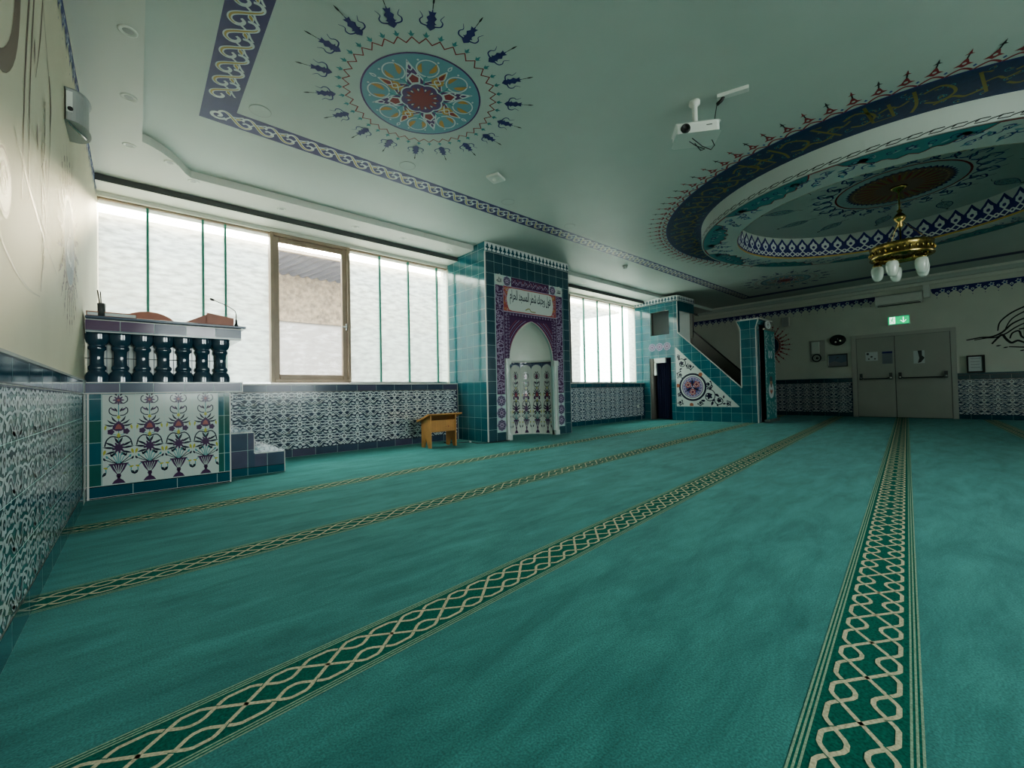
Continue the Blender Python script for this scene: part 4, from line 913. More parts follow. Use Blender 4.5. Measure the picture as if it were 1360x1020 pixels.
# spandrels
for s_ in (-1, 1):
    zz = [1.53+0.75*k/24 for k in range(25)]; a_ = [(MC+s_*ogee(z), z) for z in zz]; c_ = [(MC+s_*0.72, 1.53+0.88*k/24) for k in range(25)]
    p.band(a_, c_, 'plum_tile', 1); p.poly([(MC, 2.28), (MC+s_*0.72, 2.41), (MC, 2.41)], 'plum_tile', 1)
    p.stroke([(MC+s_*(ogee(z)+0.006), z) for z in zz], 0.014, 'cream_trim', 6)
    for k in range(5): p.stroke([(MC+s_*(ogee(z)+0.03+0.028*k), z+0.03*k) for z in zz[6:] if MC+ogee(z)+0.03+0.028*k < MC+0.60 and z+0.03*k < 2.30], 0.008, 'plum_light' if k % 2 else 'rose_tile', 3)
    for k in range(30):
        z = 1.56+0.82*(k % 15)/15; x = 0.60+0.05*(k//15)
        p.spiral(MC+s_*x, z, 0.02, 1, k, 0.006, 'plum_light', 2, n=8)
    for k in range(11): p.flower(MC+s_*0.675, 1.60+0.075*k, 0.022, 6, 'plum_light', 'iznik_dark', 4)
for k in range(17): p.flower(5.22+0.08*k, 2.375, 0.022, 6, 'plum_light', 'iznik_dark', 4)
p.stroke([(5.24, 1.53), (5.24, 2.34), (6.48, 2.34), (6.48, 1.53)], 0.008, 'iznik_dark', 5)
obj_local(b, 'tile_surround', root, label='purple patterned tile surround with a lettered white plate')
# the niche itself
b = MB(); RN = 0.60
prof = [(RN, 0), (RN, 1.53)]+[(max(0.004, ogee(z)), z) for z in zs[1:]]
b.lathe(prof, (MC, MY+0.05, 0), 'white_paint', 28, 0, pi)
b.add([(MC+RN*cos(pi*i/28), MY+0.05+RN*sin(pi*i/28), 0.004) for i in range(29)], [tuple(range(29))], 'carpet_teal'); obj_local(b, 'niche', root)
b = MB(); p = Paint(b, lambda u, v, h: (MC+(RN-h)*cos(u/RN), MY+0.05+(RN-h)*sin(u/RN), v), 0.005, 0.002); full_ = pi*RN
for k in range(8): 
    u = full_*(k+0.5)/8; vase(p, T(u, 0.03, 0.80, sy=1.48), 1)
    w = full_/8; p.poly([(u-w/2, 1.50), (u+w/2, 1.50), (u+w/2, 1.36)]+[(u+w/2*cos(pi*j/10), 1.36+0.11*sin(pi*j/10)) for j in range(1, 10)]+[(u-w/2, 1.36)], 'slate_tile', 1)
    for e in (-1, 1): p.leaf(u+e*w*0.32, 1.44, 0.05, 0.02, pi/2+e, 'plum_light', 2)
    p.stroke([(u-w/2, 0.0), (u-w/2, 1.5)], 0.004, 'tile_grout', 1)
p.band([(full_*k/40, 1.50) for k in range(41)], [(full_*k/40, 1.515) for k in range(41)], 'iznik_dark', 2)
obj_local(b, 'flower_vase_tiles', root)
for s_ in (-1, 1):
    b = MB(); x = MC+s_*0.655
    b.box(x-0.062, x+0.062, MY-0.05, MY+0.05, 1.42, 1.53, 'white_tile'); b.box(x-0.06, x+0.06, MY-0.05, MY+0.05, 0, 0.10, 'white_tile')
    b.lathe([(0.06, 0.10), (0.042, 0.14), (0.042, 0.20), (0.036, 0.24), (0.036, 1.26), (0.044, 1.30), (0.036, 1.33), (0.058, 1.42)], (x, MY-0.0, 0), 'white_tile', 20)
    b.box(x-0.055 if s_ < 0 else x+0.035, x-0.035 if s_ < 0 else x+0.055, MY-0.04, MY+0.04, 0.1, 1.42, 'white_tile')
    obj_local(b, 'pilaster', root, 0.004)

# ------------------------------------------------------------------ minbar (stepped pulpit)
QX, QW = 11.5, 1.0; QX1 = QX+QW
root = thing('minbar', 'tall teal tiled stair pulpit with a white scroll triangle beside the far window', 'pulpit', (QX+QW/2, 5.5, 0))
def wallyz(b, poly, x0, x1, m): b.prism(poly, lambda u, v, h: (h, u, v), x0, x1, m)
b = MB(); th = 0.07
holes = [(6.72, 6.04, 0, 1.80), (6.66, 6.07, 2.48, 3.17)]
for (ya, yb, za, zb) in ((7.18, 6.72, 0, 3.38), (6.04, 5.82, 0, 3.38), (6.72, 6.04, 1.80, 2.48), (6.72, 6.66, 2.48, 3.17), (6.07, 6.04, 2.48, 3.17), (6.72, 6.04, 3.17, 3.38)):
    b.box(QX, QX+th, yb, ya, za, zb, 'tile_grout')
wallyz(b, [(5.82, 0), (4.16, 0), (4.16, 0.88), (5.82, 2.49)], QX, QX+th, 'tile_grout')
wallyz(b, [(4.16, 0), (3.80, 0), (3.80, 2.38), (3.74, 2.58), (4.25, 2.58), (4.16, 2.38)], QX, QX+th, 'tile_grout')
p = Paint(b, on_x_neg(QX), 0.0015, 0.0008)
for cv in (R4(6.72, 0, 7.18, 3.38), R4(5.82, 0, 6.04, 3.38), R4(6.04, 1.80, 6.72, 2.48), R4(6.04, 3.17, 6.72, 3.38), R4(6.66, 2.48, 6.72, 3.17), R4(6.04, 2.48, 6.07, 3.17),
           [(4.16, 0), (5.82, 0), (5.82, 2.49), (4.16, 0.88)], [(3.80, 0), (4.16, 0), (4.16, 2.38), (3.80, 2.38)], [(3.80, 2.38), (4.16, 2.38), (4.25, 2.58), (3.74, 2.58)]):
    tiles(p, cv, 0.25, 0.235, TEAL, 7.18, 0, L=0)
tr = 'cream_trim'
for a_, c_ in (((5.82, 3.38), (5.82, 2.49)), ((5.82, 2.49), (4.16, 0.88)), ((4.16, 0.88), (4.16, 2.38)), ((4.16, 2.38), (4.25, 2.58)), ((3.80, 0), (3.80, 2.38)), ((3.80, 2.38), (3.74, 2.58)), ((3.74, 2.585), (4.25, 2.585))):
    p.stroke([a_, c_], 0.022, tr, 4)
for k in range(3):
    x, y = 6.62-0.235*k, 2.13; p.polar(lambda a: 0.112*(1+0.06*cos(8*a)), 'plum_light', 4, n=48, x=x, y=y); p.polar(lambda a: 0.09*(1+0.06*cos(8*a)), 'slate_tile_b', 5, n=48, x=x, y=y)
    for i in range(8): p.leaf(x, y, 0.085, 0.03, i*pi/4, 'plum_light', 6)
    p.disc(x, y, 0.03, 'plum_tile', 7, n=10)
obj_local(b, 'side_wall', root)
# far parapet, back, roof, inside
b = MB(); wallyz(b, [(5.82, 0), (4.16, 0), (4.16, 1.02), (5.82, 2.63), (5.82, 3.38), (7.18, 3.38), (7.18, 0)], QX1-th, QX1, 'recess_grey'); obj_local(b, 'far_parapet', root)
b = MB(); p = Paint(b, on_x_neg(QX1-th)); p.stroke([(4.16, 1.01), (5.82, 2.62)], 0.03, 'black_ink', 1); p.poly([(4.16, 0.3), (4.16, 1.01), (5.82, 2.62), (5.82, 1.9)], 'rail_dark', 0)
p.rect(5.9, 2.1, 7.1, 3.36, 'paper', 1); obj_local(b, 'inner_lining', root)
b = MB()
for k in range(8): b.box(QX+th, QX1-th, 4.2+k*0.205, 5.84, 0.23*k, 0.23*(k+1), 'slate_tile')
obj_local(b, 'steps', root)
b = MB(); b.box(QX, QX1, 5.82, 7.18, 3.38, 3.42, 'border_tile'); b.box(QX-0.03, QX, 5.80, 7.18, 3.40, 3.56, 'white_paint'); b.box(QX-0.03, QX1, 5.79, 5.82, 3.40, 3.56, 'white_paint')
crest(Paint(b, on_x_neg(QX-0.03)), 5.80, 7.18, 3.405, 3.555, 14); crest(Paint(b, on_window_wall(5.79)), QX-0.03, QX1, 3.405, 3.555, 10)
b.box(QX+th, QX1, 5.80, 5.86, 3.12, 3.40, 'teal_tile_b'); b.box(QX1-0.12, QX1, 5.80, 5.86, 2.4, 3.12, 'rail_dark'); b.box(QX, QX+th+0.02, 5.80, 5.86, 2.5, 3.38, 'border_tile')
obj_local(b, 'canopy', root)
b = MB(); b.box(QX+0.02, QX+th+0.12, 6.62, 6.72, 0, 1.80, 'recess_grey'); b.box(QX+th+0.35, QX+th+0.38, 5.95, 6.8, 0, 1.85, 'dark_grey'); obj_local(b, 'doorway_reveal', root)
b = MB(); b.box(QX-0.03, QX+0.03, 6.20, 6.56, 1.66, 1.80, 'white_plastic'); b.box(QX-0.03, QX+0.03, 6.50, 6.56, 1.30, 1.70, 'white_plastic'); obj_local(b, 'corner_panel', root, label='white angled strip in the doorway corner')
b = MB(); n = 60; vs = []
for i in range(n+1):
    y = 6.55-0.50*i/n; x = QX+0.09+0.022*sin(i*0.75)+0.008*sin(i*1.9)
    vs += [(x, y, 0.03), (x+0.004*sin(i), y, 1.78)]
b.add(vs, [(2*i, 2*i+2, 2*i+3, 2*i+1) for i in range(n)], 'curtain_navy', True); obj_local(b, 'curtain', root)
# white triangle with scrolls and a round of tulips
b = MB(); p = Paint(b, on_x_neg(QX), 0.006, 0.0008); tri = [(5.89, 0.40), (4.23, 0.40), (5.89, 2.07)]
p.poly(tri, 'white_tile', 0); tz = T(0, 0)
cy, cz = 5.43, 0.93
p.ring(cy, cz, 0.335, 0.385, 'iznik_dark', 3, n=48); p.disc(cy, cz, 0.335, 'white_tile', 3, n=48); p.ring(cy, cz, 0.285, 0.297, 'plum_tile', 4, n=40); p.disc(cy, cz, 0.285, 'plum_light', 4, n=40)
for k in range(3):
    a = 2*pi*k/3+0.5; x, y = cy+0.135*cos(a), cz+0.135*sin(a)
    p.polar(lambda q: 0.085*(1+0.12*cos(5*q)), 'rose_tile', 6, n=40, x=x, y=y); p.ring(x, y, 0.045, 0.055, 'white_tile', 7, n=14); p.disc(x, y, 0.02, 'plum_tile', 7, n=8)
    for q in range(6): p.leaf(cy+0.05*cos(a+1.05), cz+0.05*sin(a+1.05), 0.2, 0.035, a+1.05+0.28*(q-2.5), 'navy_ink', 5, bend=0.1)
    p.leaf(cy, cz, 0.24, 0.05, a+1.05, 'iznik_dark', 6)
for q in range(18):
    a = 2*pi*q/18; p.leaf(cy+0.24*cos(a), cz+0.24*sin(a), 0.07, 0.026, a+1.7, 'navy_ink', 6)
for (x, y) in ((5.85, 0.98), (5.47, 0.44), (5.20, 1.27)): p.disc(x, y, 0.055, 'redwood', 4, n=12)
def scr(x, y, r, a0, sg):
    p.spiral(x, y, r*1.08, 1.35, a0, 0.021, 'iznik_dark', 1, sg=sg, n=22); p.polar(lambda q: r*0.42*(1+0.3*cos(5*q)), 'iznik_dark', 2, n=30, x=x, y=y)
    for k in range(4): aa = a0+sg*k*1.3; p.leaf(x+r*cos(aa), y+r*sin(aa), r*0.75, r*0.36, aa+1.0*sg, 'iznik_dark', 2)
scr(5.72, 1.60, 0.13, 0.8, 1); scr(5.78, 1.28, 0.085, 2, -1); scr(5.48, 1.50, 0.075, 3, 1); scr(4.98, 0.68, 0.17, 1.5, 1); scr(4.72, 0.56, 0.12, 0.3, -1); scr(4.50, 0.48, 0.06, 1, 1)
scr(5.00, 0.99, 0.09, 2, 1); scr(5.79, 0.50, 0.07, 2, 1); scr(5.22, 0.49, 0.065, 0, -1); scr(5.82, 1.80, 0.045, 1, 1); scr(5.8, 0.72, 0.05, 2, -1)
for a_, c_ in ((tri[0], tri[1]), (tri[1], tri[2]), (tri[2], tri[0])): p.stroke([a_, c_], 0.018, 'white_tile', 5)
obj_local(b, 'scroll_triangle', root, label='white triangular tile panel with black scrolls and a floral disc')
# portal at the foot of the stairs
b = MB(); b.box(QX, QX+0.15, 3.78, 3.84, 0, 2.45, 'teal_tile'); b.box(QX1-0.10, QX1, 3.78, 4.16, 0, 2.45, 'teal_tile'); b.box(QX, QX1, 3.76, 4.2, 2.45, 2.58, 'teal_tile_b'); b.box(QX-0.02, QX1+0.02, 3.72, 4.25, 2.58, 2.61, 'cream_trim')
p = Paint(b, on_window_wall(3.78)); p.rect(QX, 0, QX+0.025, 2.45, 'cream_trim'); p.rect(QX+0.15, 0.0, QX+0.165, 2.4, 'cream_trim')
obj_local(b, 'portal', root, 0.003)
b = MB(); b.box(QX+0.15, QX1-0.1, 3.86, 3.90, 0.0, 2.45, 'curtain_navy'); obj_local(b, 'portal_curtain', root)
# decorated banner standing in front of the portal
bx0, bx1, by = 11.80, 12.55, 3.70
root = thing('standing_banner', 'narrow teal banner with a capped bearded man and white ornaments beside the minbar', 'banner', ((bx0+bx1)/2, by, 0))
b = MB(); b.box(bx0, bx1, by, by+0.012, 0.08, 2.32, 'banner_teal'); p = Paint(b, on_window_wall(by))
W = bx1-bx0; xm = (bx0+bx1)/2
for e in (-1, 1):
    for k in range(60):
        f = k/59; z = 0.14+2.1*f; d = abs(f-0.5)*2; x = xm+e*(W/2-0.05-0.16*max(0, d-0.45)*random.random()*1.6)
        p.leaf(x, z, 0.07, 0.022, random.uniform(0, 6), 'paper', 1); 
        if d > 0.6: p.spiral(xm+e*random.uniform(0.05, 0.3), z, 0.035, 0.9, random.uniform(0, 6), 0.012, 'paper', 1, n=8)
    p.disc(xm+e*0.085, 1.72, 0.062, 'paper', 2, n=20, ry=0.105); p.disc(xm+e*0.085, 1.72, 0.028, 'sky_ink', 3, n=12, ry=0.05)
    p.rect(xm+e*(W/2)-e*0.02-0.006, 0.1, xm+e*(W/2)-e*0.02+0.006, 2.3, 'paper', 2)
for k in range(9): p.stroke([(xm-0.16+k*0.04, 1.42), (xm-0.16+k*0.04, 1.54-0.03*(k % 2))], 0.012, 'sky_ink', 2)
p.stroke([(xm-0.17, 1.41), (xm+0.17, 1.41)], 0.012, 'sky_ink', 2); p.stroke(smooth([(xm-0.2, 1.22), (xm-0.08, 1.27), (xm, 1.23), (xm+0.08, 1.27), (xm+0.2, 1.22)], 4), 0.012, 'paper', 2)
p.disc(xm, 0.80, 0.20, 'paper', 2, n=32); p.disc(xm, 1.0, 0.085, 'skin_tone', 3, n=20); p.poly([(xm-0.1, 1.04), (xm-0.09, 1.14), (xm, 1.17), (xm+0.09, 1.14), (xm+0.1, 1.04)], 'dark_grey', 4)
p.poly([(xm-0.07, 0.97), (xm+0.07, 0.97), (xm+0.04, 0.89), (xm, 0.87), (xm-0.04, 0.89)], 'brown_ink', 4); p.poly([(xm-0.10, 0.78), (xm-0.04, 0.84), (xm, 0.79), (xm+0.04, 0.84), (xm+0.1, 0.78), (xm, 0.70)], 'redwood', 4)
obj_local(b, 'printed_panel', root)
b = MB(); b.box(bx0-0.02, bx1+0.02, by-0.02, by+0.03, 2.32, 2.37, 'steel'); b.box(xm-0.015, xm+0.015, by+0.03, by+0.055, 0.05, 2.34, 'steel'); obj_local(b, 'top_bar', root)
b = MB(); b.box(bx0-0.03, bx1+0.03, by-0.06, by+0.065, 0.0, 0.08, 'steel'); obj_local(b, 'foot', root, 0.01)
b = MB()
b.prism([(xm-0.24+0.2*cos(a)*1.0, 2.47+0.10*sin(a)) for a in [2*pi*k/24 for k in range(24)]], lambda u, v, h: (u+0.12, by-0.01+h, v), 0, 0.02, 'paper')
pp = Paint(b, on_window_wall(by-0.01)); pp.ring(xm-0.12, 2.47, 0.055, 0.07, 'dark_grey', 1, n=20); pp.leaf(xm-0.18, 2.46, 0.12, 0.03, 0.2, 'dark_grey', 1)
obj_local(b, 'crest', root)

# ------------------------------------------------------------------ double door
d1 = thing('door_1', None, None, (XR, 1.52, 0), kind='structure')
b = MB(); DX = XR-0.03
b.box(DX, XR, 2.45, 2.56, 0, 2.28, 'frame_paint'); b.box(DX, XR, 0.50, 0.60, 0, 2.28, 'frame_paint'); b.box(DX, XR, 0.60, 2.45, 2.19, 2.28, 'frame_paint'); b.box(XR-0.012, XR, 0.60, 2.45, 0, 2.19, 'dark_grey')
obj_local(b, 'frame', d1, 0.006)
def leafd(y0, y1):
    b = MB(); b.box(XR-0.028, XR-0.012, y0+0.004, y1-0.004, 0.012, 2.183, 'door_paint'); o = obj_local(b, 'door_leaf', d1, 0.003)
    b = MB()
    for y in (y0+0.09, y1-0.09):
        b.box(XR-0.075, XR-0.028, y-0.03, y+0.03, 1.03, 1.20, 'dark_grey'); b.lathe([(0, 0), (0.035, 0.0), (0.035, 0.04), (0.0, 0.055)], (XR-0.08, y, 1.07), 'steel', 14, axis=Matrix.Rotation(rad(-90), 3, 'Y'))
    b.tube([(XR-0.10, y0+0.09, 1.09), (XR-0.11, y0+0.16, 1.055), (XR-0.11, y1-0.16, 1.055), (XR-0.10, y1-0.09, 1.09)], 0.014, 'dark_metal', 8)
    me = b.obj('push_bar', o, origin=world_of(o)); return o
L1 = leafd(1.645, 2.445); L2 = leafd(0.605, 1.640)
def flat(name, y0, y1, z0, z1, m, label, cat, x=XR-0.0285, t=0.003, deco=None, group=None):
    b = MB(); b.box(x-t, x, y0, y1, z0, z1, m)
    if deco: deco(Paint(b, on_x_neg(x-t), 0.0008, 0.0004))
    o = b.obj(name, origin=(x, (y0+y1)/2, (z0+z1)/2)); tag(o, label, cat, group); return o
def lines(y0, y1, z0, z1, n, m='paper_grey'):
    def f(p):
        for k in range(n): z = z1-(z1-z0)*(k+0.8)/(n+0.6); p.rect(y0+0.02, z, y1-0.02-0.03*(k % 3), z+0.010, m, 1)
    return f
def blocks(p):
    for (y, z, r) in ((2.20, 1.74, .03), (2.12, 1.66, .025), (2.05, 1.60, .02), (2.18, 1.60, .02)): p.disc(y, z, r, 'dark_grey', 1, n=9)
flat('notice_sheet', 1.99, 2.25, 1.55, 1.79, 'paper', 'crumpled white picture sheet on the left door leaf', 'notice', deco=blocks)
def notice2(p): p.rect(1.69, 1.73, 1.90, 1.78, 'navy_ink', 1); lines(1.69, 1.90, 1.45, 1.72, 6)(p)
flat('notice_sheet', 1.69, 1.90, 1.45, 1.78, 'paper_grey', 'printed notice with a dark heading beside the door gap', 'notice', deco=notice2)
def notice3(p): p.poly([(1.10, 1.56), (1.16, 1.64), (1.15, 1.75), (1.09, 1.75)][::-1] and [(1.20, 1.75), (1.12, 1.75), (1.12, 1.62), (1.07, 1.56), (1.14, 1.45), (1.20, 1.43), (1.17, 1.56)], 'dark_grey', 1)
flat('notice_sheet', 1.07, 1.28, 1.42, 1.75, 'paper', 'white sheet with a dark boot shape on the right door leaf', 'notice', deco=notice3)
# exit sign
r = thing('exit_sign', 'glowing green escape sign with running figure and arrow above the double door', 'exit sign', (XR, 1.53, 2.58))
b = MB(); b.box(XR-0.09, XR, 1.32, 1.75, 2.47, 2.70, 'white_plastic'); obj_local(b, 'housing', r, 0.006)
b = MB(); b.box(XR-0.095, XR-0.09, 1.33, 1.74, 2.485, 2.69, 'sign_green'); p = Paint(b, on_x_neg(XR-0.095))
tm = (-1, 0, 0, 1, 1.66, 2.50)
p.rect(-0.055, 0.0, 0.06, 0.18, 'sign_white', 1, tm)
p.disc(0.012, 0.148, 0.016, 'sign_green', 2, tm, n=10); p.stroke([(0.005, 0.13), (-0.008, 0.075)], 0.026, 'sign_green', 2, tm)
p.stroke([(-0.008, 0.08), (0.022, 0.055), (0.015, 0.02)], 0.013, 'sign_green', 2, tm); p.stroke([(-0.008, 0.08), (-0.022, 0.045), (-0.048, 0.04)], 0.013, 'sign_green', 2, tm)
p.stroke([(0.004, 0.125), (0.032, 0.105), (0.045, 0.118)], 0.009, 'sign_green', 2, tm); p.stroke([(0.004, 0.125), (-0.030, 0.115), (-0.034, 0.09)], 0.009, 'sign_green', 2, tm)
tm = (-1, 0, 0, 1, 1.44, 2.585)
p.stroke([(0, 0.075), (0, -0.05)], 0.018, 'sign_white', 1, tm); p.stroke([(-0.055, 0.0), (0, -0.062), (0.055, 0.0)], 0.018, 'sign_white', 1, tm)
obj_local(b, 'lit_face', r)
# frame leaning on the dado ledge
r = thing('picture_frame', 'black framed text sheet standing on the tile ledge right of the door', 'picture frame', (XR-0.03, 0.19, 1.14))
b = MB(); x0 = XR-0.05
for (a0, a1, c0, c1) in ((0.04, 0.34, 1.13, 1.165), (0.04, 0.34, 1.515, 1.55), (0.04, 0.085, 1.165, 1.515), (0.31, 0.34, 1.165, 1.515)): b.box(x0-0.02, x0, a0, a1, c0, c1, 'black_plastic')
obj_local(b, 'frame', r, 0.003)
b = MB(); b.box(x0-0.008, x0-0.002, 0.085, 0.31, 1.165, 1.515, 'paper'); p = Paint(b, on_x_neg(x0-0.008))
for k, z in enumerate((1.47, 1.46, 1.40, 1.39, 1.33, 1.32, 1.26, 1.25)): p.rect(0.115+0.01*(k % 3), z, 0.28-0.01*(k % 2), z+0.005, 'paper_grey', 1)
obj_local(b, 'sheet', r)
b = MB(); b.box(XR-0.055, XR, -4.0, 0.5, 1.08, 1.13, 'border_tile'); b.box(XR-0.03, XR, 2.56, 7.0, 1.08, 1.10, 'border_tile'); part(b, 'dado_ledge', wr)
# things hung left of the door
r = thing('wall_plaque', 'tall pale plaque with a cream slab left of the small round emblem', 'plaque', (XR, 3.36, 1.9))
b = MB(); b.box(XR-0.012, XR, 3.17, 3.55, 1.62, 2.24, 'frame_paint'); obj_local(b, 'backing', r, 0.004)
b = MB(); b.box(XR-0.05, XR-0.012, 3.30, 3.50, 1.84, 2.20, 'white_plastic'); obj_local(b, 'cream_panel', r, 0.01)
b = MB(); R90 = Matrix.Rotation(rad(-90), 3, 'Y'); b.lathe([(0, 0), (0.115, 0), (0.12, 0.015), (0.10, 0.025), (0.088, 0.018), (0, 0.018)], (XR-0.012, 3.38, 1.72), 'dark_metal', 28, axis=R90)
p = Paint(b, on_x_neg(XR-0.031)); p.disc(3.38, 1.72, 0.085, 'frame_paint', 0, n=24); p.disc(3.37, 1.715, 0.035, 'black_ink', 1, n=10); p.ring(3.38, 1.72, 0.05, 0.06, 'dark_grey', 1)
obj_local(b, 'round_emblem', r)
r = thing('round_plaque', 'oval dark metal relief plaque hanging above the small blue picture', 'plaque', (XR, 2.87, 2.20))
Rz = Matrix.Rotation(rad(-90), 3, 'Y') @ Matrix.Diagonal((0.85, 1.05, 1))
b = MB(); b.lathe([(0, 0.01), (0.17, 0.01), (0.185, 0.03), (0.165, 0.04), (0.15, 0.028), (0, 0.028)], (XR, 2.86, 2.20), 'dark_metal', 32, axis=Rz); obj_local(b, 'rim', r)
b = MB(); p = Paint(b, on_x_neg(XR-0.03), 0.001, 0.001)
for (y, z, s_) in ((2.91, 2.17, 0.05), (2.80, 2.20, 0.045), (2.86, 2.25, 0.03)):
    p.ring(y, z, s_*0.5, s_, 'black_ink', 1, n=14); p.disc(y, z-0.02, s_*0.5, 'steel', 2, n=10)
obj_local(b, 'relief', r)
r = thing('picture_frame', 'silver framed blue landscape print left of the double door', 'picture frame', (XR, 2.88, 1.61))
b = MB()
for (a0, a1, c0, c1) in ((2.65, 3.11, 1.43, 1.45), (2.65, 3.11, 1.77, 1.80), (2.65, 2.67, 1.45, 1.77), (3.085, 3.11, 1.45, 1.77)): b.box(XR-0.03, XR, a0, a1, c0, c1, 'steel' if a0 > 3 else 'dark_grey')
obj_local(b, 'frame', r, 0.002)
b = MB(); b.box(XR-0.015, XR-0.004, 2.67, 3.085, 1.45, 1.77, 'screen_blue'); p = Paint(b, on_x_neg(XR-0.015)); p.poly([(2.67, 1.45), (3.085, 1.45), (3.085, 1.55), (2.95, 1.60), (2.8, 1.54), (2.67, 1.58)], 'paper_grey', 1); p.disc(2.88, 1.70, 0.03, 'dark_grey', 2, n=8, ry=0.015); p.stroke([(2.9, 1.68), (2.94, 1.62)], 0.008, 'dark_grey', 2)
obj_local(b, 'print', r)
b = MB(); b.box(XR-0.012, XR, 2.60, 2.70, 1.155, 1.195, 'white_plastic'); b.box(XR-0.016, XR-0.012, 2.63, 2.67, 1.163, 1.187, 'white_paint'); o = b.obj('light_switch', origin=(XR, 2.65, 1.17), bevel=0.002); tag(o, 'small white switch just above the dado left of the door frame', 'switch')
r = thing('wall_speaker', 'grey box speaker high on the far wall beside the navy medallion', 'speaker', (XR, 4.14, 2.90))
b = MB(); b.box(XR-0.14, XR, 4.04, 4.24, 2.76, 3.04, 'frame_paint'); obj_local(b, 'cabinet', r, 0.008)
b = MB(); b.box(XR-0.146, XR-0.14, 4.055, 4.225, 2.775, 3.025, 'grey_plastic'); obj_local(b, 'grille', r)
# air conditioner
r = thing('air_conditioner', 'white wall air conditioner above the exit sign', 'air conditioner', (XR, 1.52, 3.0))
b = MB(); prof = [(0, 0), (0.17, 0.0), (0.21, 0.05), (0.22, 0.13), (0.20, 0.25), (0.16, 0.28), (0, 0.28)]
b.prism(prof, lambda u, v, h: (XR-u, h, 3.0+v), 1.06, 1.98, 'white_plastic'); obj_local(b, 'casing', r, 0.008)
b = MB(); b.box(XR-0.20, XR-0.05, 1.10, 1.94, 2.992, 3.0, 'dark_grey'); b.box(XR-0.222, XR-0.19, 1.12, 1.92, 3.015, 3.022, 'steel'); obj_local(b, 'outlet_flap', r)
b = MB(); b.box(XR-0.10, XR, 0.93, 1.05, 3.10, 3.42, 'white_plastic'); o = b.obj('pipe_casing', origin=(XR, 1.0, 3.10), bevel=0.006); tag(o, 'white vertical pipe casing at the right end of the air conditioner', 'pipe casing')
# socket on the far part of the dado under window_4 and on the medallion wall
b = MB(); b.box(11.08, 11.16, YD-0.015, YD-0.002, 0.36, 0.44, 'white_plastic'); b.box(11.105, 11.135, YD-0.018, YD-0.015, 0.385, 0.415, 'grey_plastic'); o = b.obj('wall_socket', origin=(11.12, YD, 0.40), bevel=0.002); tag(o, 'white socket on the patterned tiles beside the minbar', 'socket')

# ------------------------------------------------------------------ wooden low reading desk by the mihrab
sx0, sx1, sy0, sy1 = 3.60, 4.11, 6.09, 6.38
root = thing('reading_desk', 'low pine reading desk with sloping top and notched legs left of the prayer niche', 'desk', ((sx0+sx1)/2, (sy0+sy1)/2, 0))
for k, x in enumerate((sx0, sx1-0.022)):
    b = MB(); d = sy1-sy0
    b.prism([(0, 0), (0.075, 0), (d/2, 0.17), (d-0.075, 0), (d, 0), (d, 0.44), (0, 0.535)], lambda u, v, h: (h, sy0+u, v), x, x+0.022, 'pine'); obj_local(b, 'side_panel', root, 0.003)
b = MB(); b.box(sx0+0.022, sx1-0.022, sy0+0.012, sy0+0.032, 0.26, 0.455, 'pine'); p = Paint(b, on_window_wall(sy0+0.012)); p.disc(3.96, 0.345, 0.013, 'redwood', 1, n=10); p.stroke([(3.90, 0.34), (3.93, 0.345)], 0.006, 'redwood', 1)
for k in range(9): p.rect(sx0+0.05+k*0.05, 0.262, sx0+0.052+k*0.05, 0.453, 'redwood', 0)
obj_local(b, 'front_board', root, 0.003)
b = MB(); b.box(sx0+0.022, sx1-0.022, sy1-0.04, sy1-0.02, 0.30, 0.42, 'pine'); obj_local(b, 'rear_board', root, 0.003)
b = MB(); b.prism([(-0.03, 0.535+0.012), (0.36, 0.535-0.115), (0.36, 0.535-0.095), (-0.03, 0.535+0.034)], lambda u, v, h: (h, sy0+u, v), sx0-0.05, sx1+0.10, 'pine'); obj_local(b, 'desk_top', root, 0.003)
b = MB(); b.box(sx0-0.05, sx1+0.10, sy0+0.345, sy0+0.362, 0.44, 0.465, 'pine'); obj_local(b, 'book_ledge', root, 0.002)
b = MB(); pts = [(4.18, 6.60, 0.012), (4.32, 6.35, 0.010), (4.42, 6.12, 0.035), (4.50, 6.02, 0.010), (4.62, 5.93, 0.010), (4.90, 5.90, 0.010), (5.08, 5.90, 0.012), (5.16, 5.905, 0.012)]
b.tube(pts, 0.007, 'black_plastic', 6); b.lathe([(0, 0), (0.02, 0), (0.02, 0.03), (0, 0.03)], (4.42, 6.12, 0.02), 'cream_trim', 10); o = b.obj('power_cable', origin=(4.5, 6.0, 0)); tag(o, 'thin black cable lying along the foot of the prayer niche', 'cable')

# ------------------------------------------------------------------ ceiling fittings
def downlight(x, y, z, label, group='recessed downlights in the soffit'):
    r = thing('downlight', label, 'downlight', (x, y, z), group)
    b = MB(); b.lathe([(0.030, 0.0), (0.048, -0.008), (0.056, -0.006), (0.058, 0.0)], (x, y, z), 'white_paint', 20); obj_local(b, 'trim_ring', r)
    b = MB(); b.lathe([(0.0, -0.0022), (0.018, -0.003), (0.031, -0.001)], (x, y, z), 'grey_plastic', 16); obj_local(b, 'lamp', r)
k = (ZS-0.9)/(3.08-0.9)
for (x, y, lb) in ((-0.030, 2.55, 'recessed downlight at the top edge of the left soffit'), (-0.030, 3.316, 'uppermost of the large recessed downlights in the left soffit'), (-0.033, 4.05, 'recessed downlight level with the grey wall speaker'),
                   (-0.036, 4.824, 'recessed downlight just above the rounded soffit corner'), (0.241, 4.95, 'recessed downlight inside the rounded soffit corner'), (0.437, 5.24, 'recessed downlight at the tip of the rounded soffit corner')):
    downlight(x*k, y*k, ZS, lb)
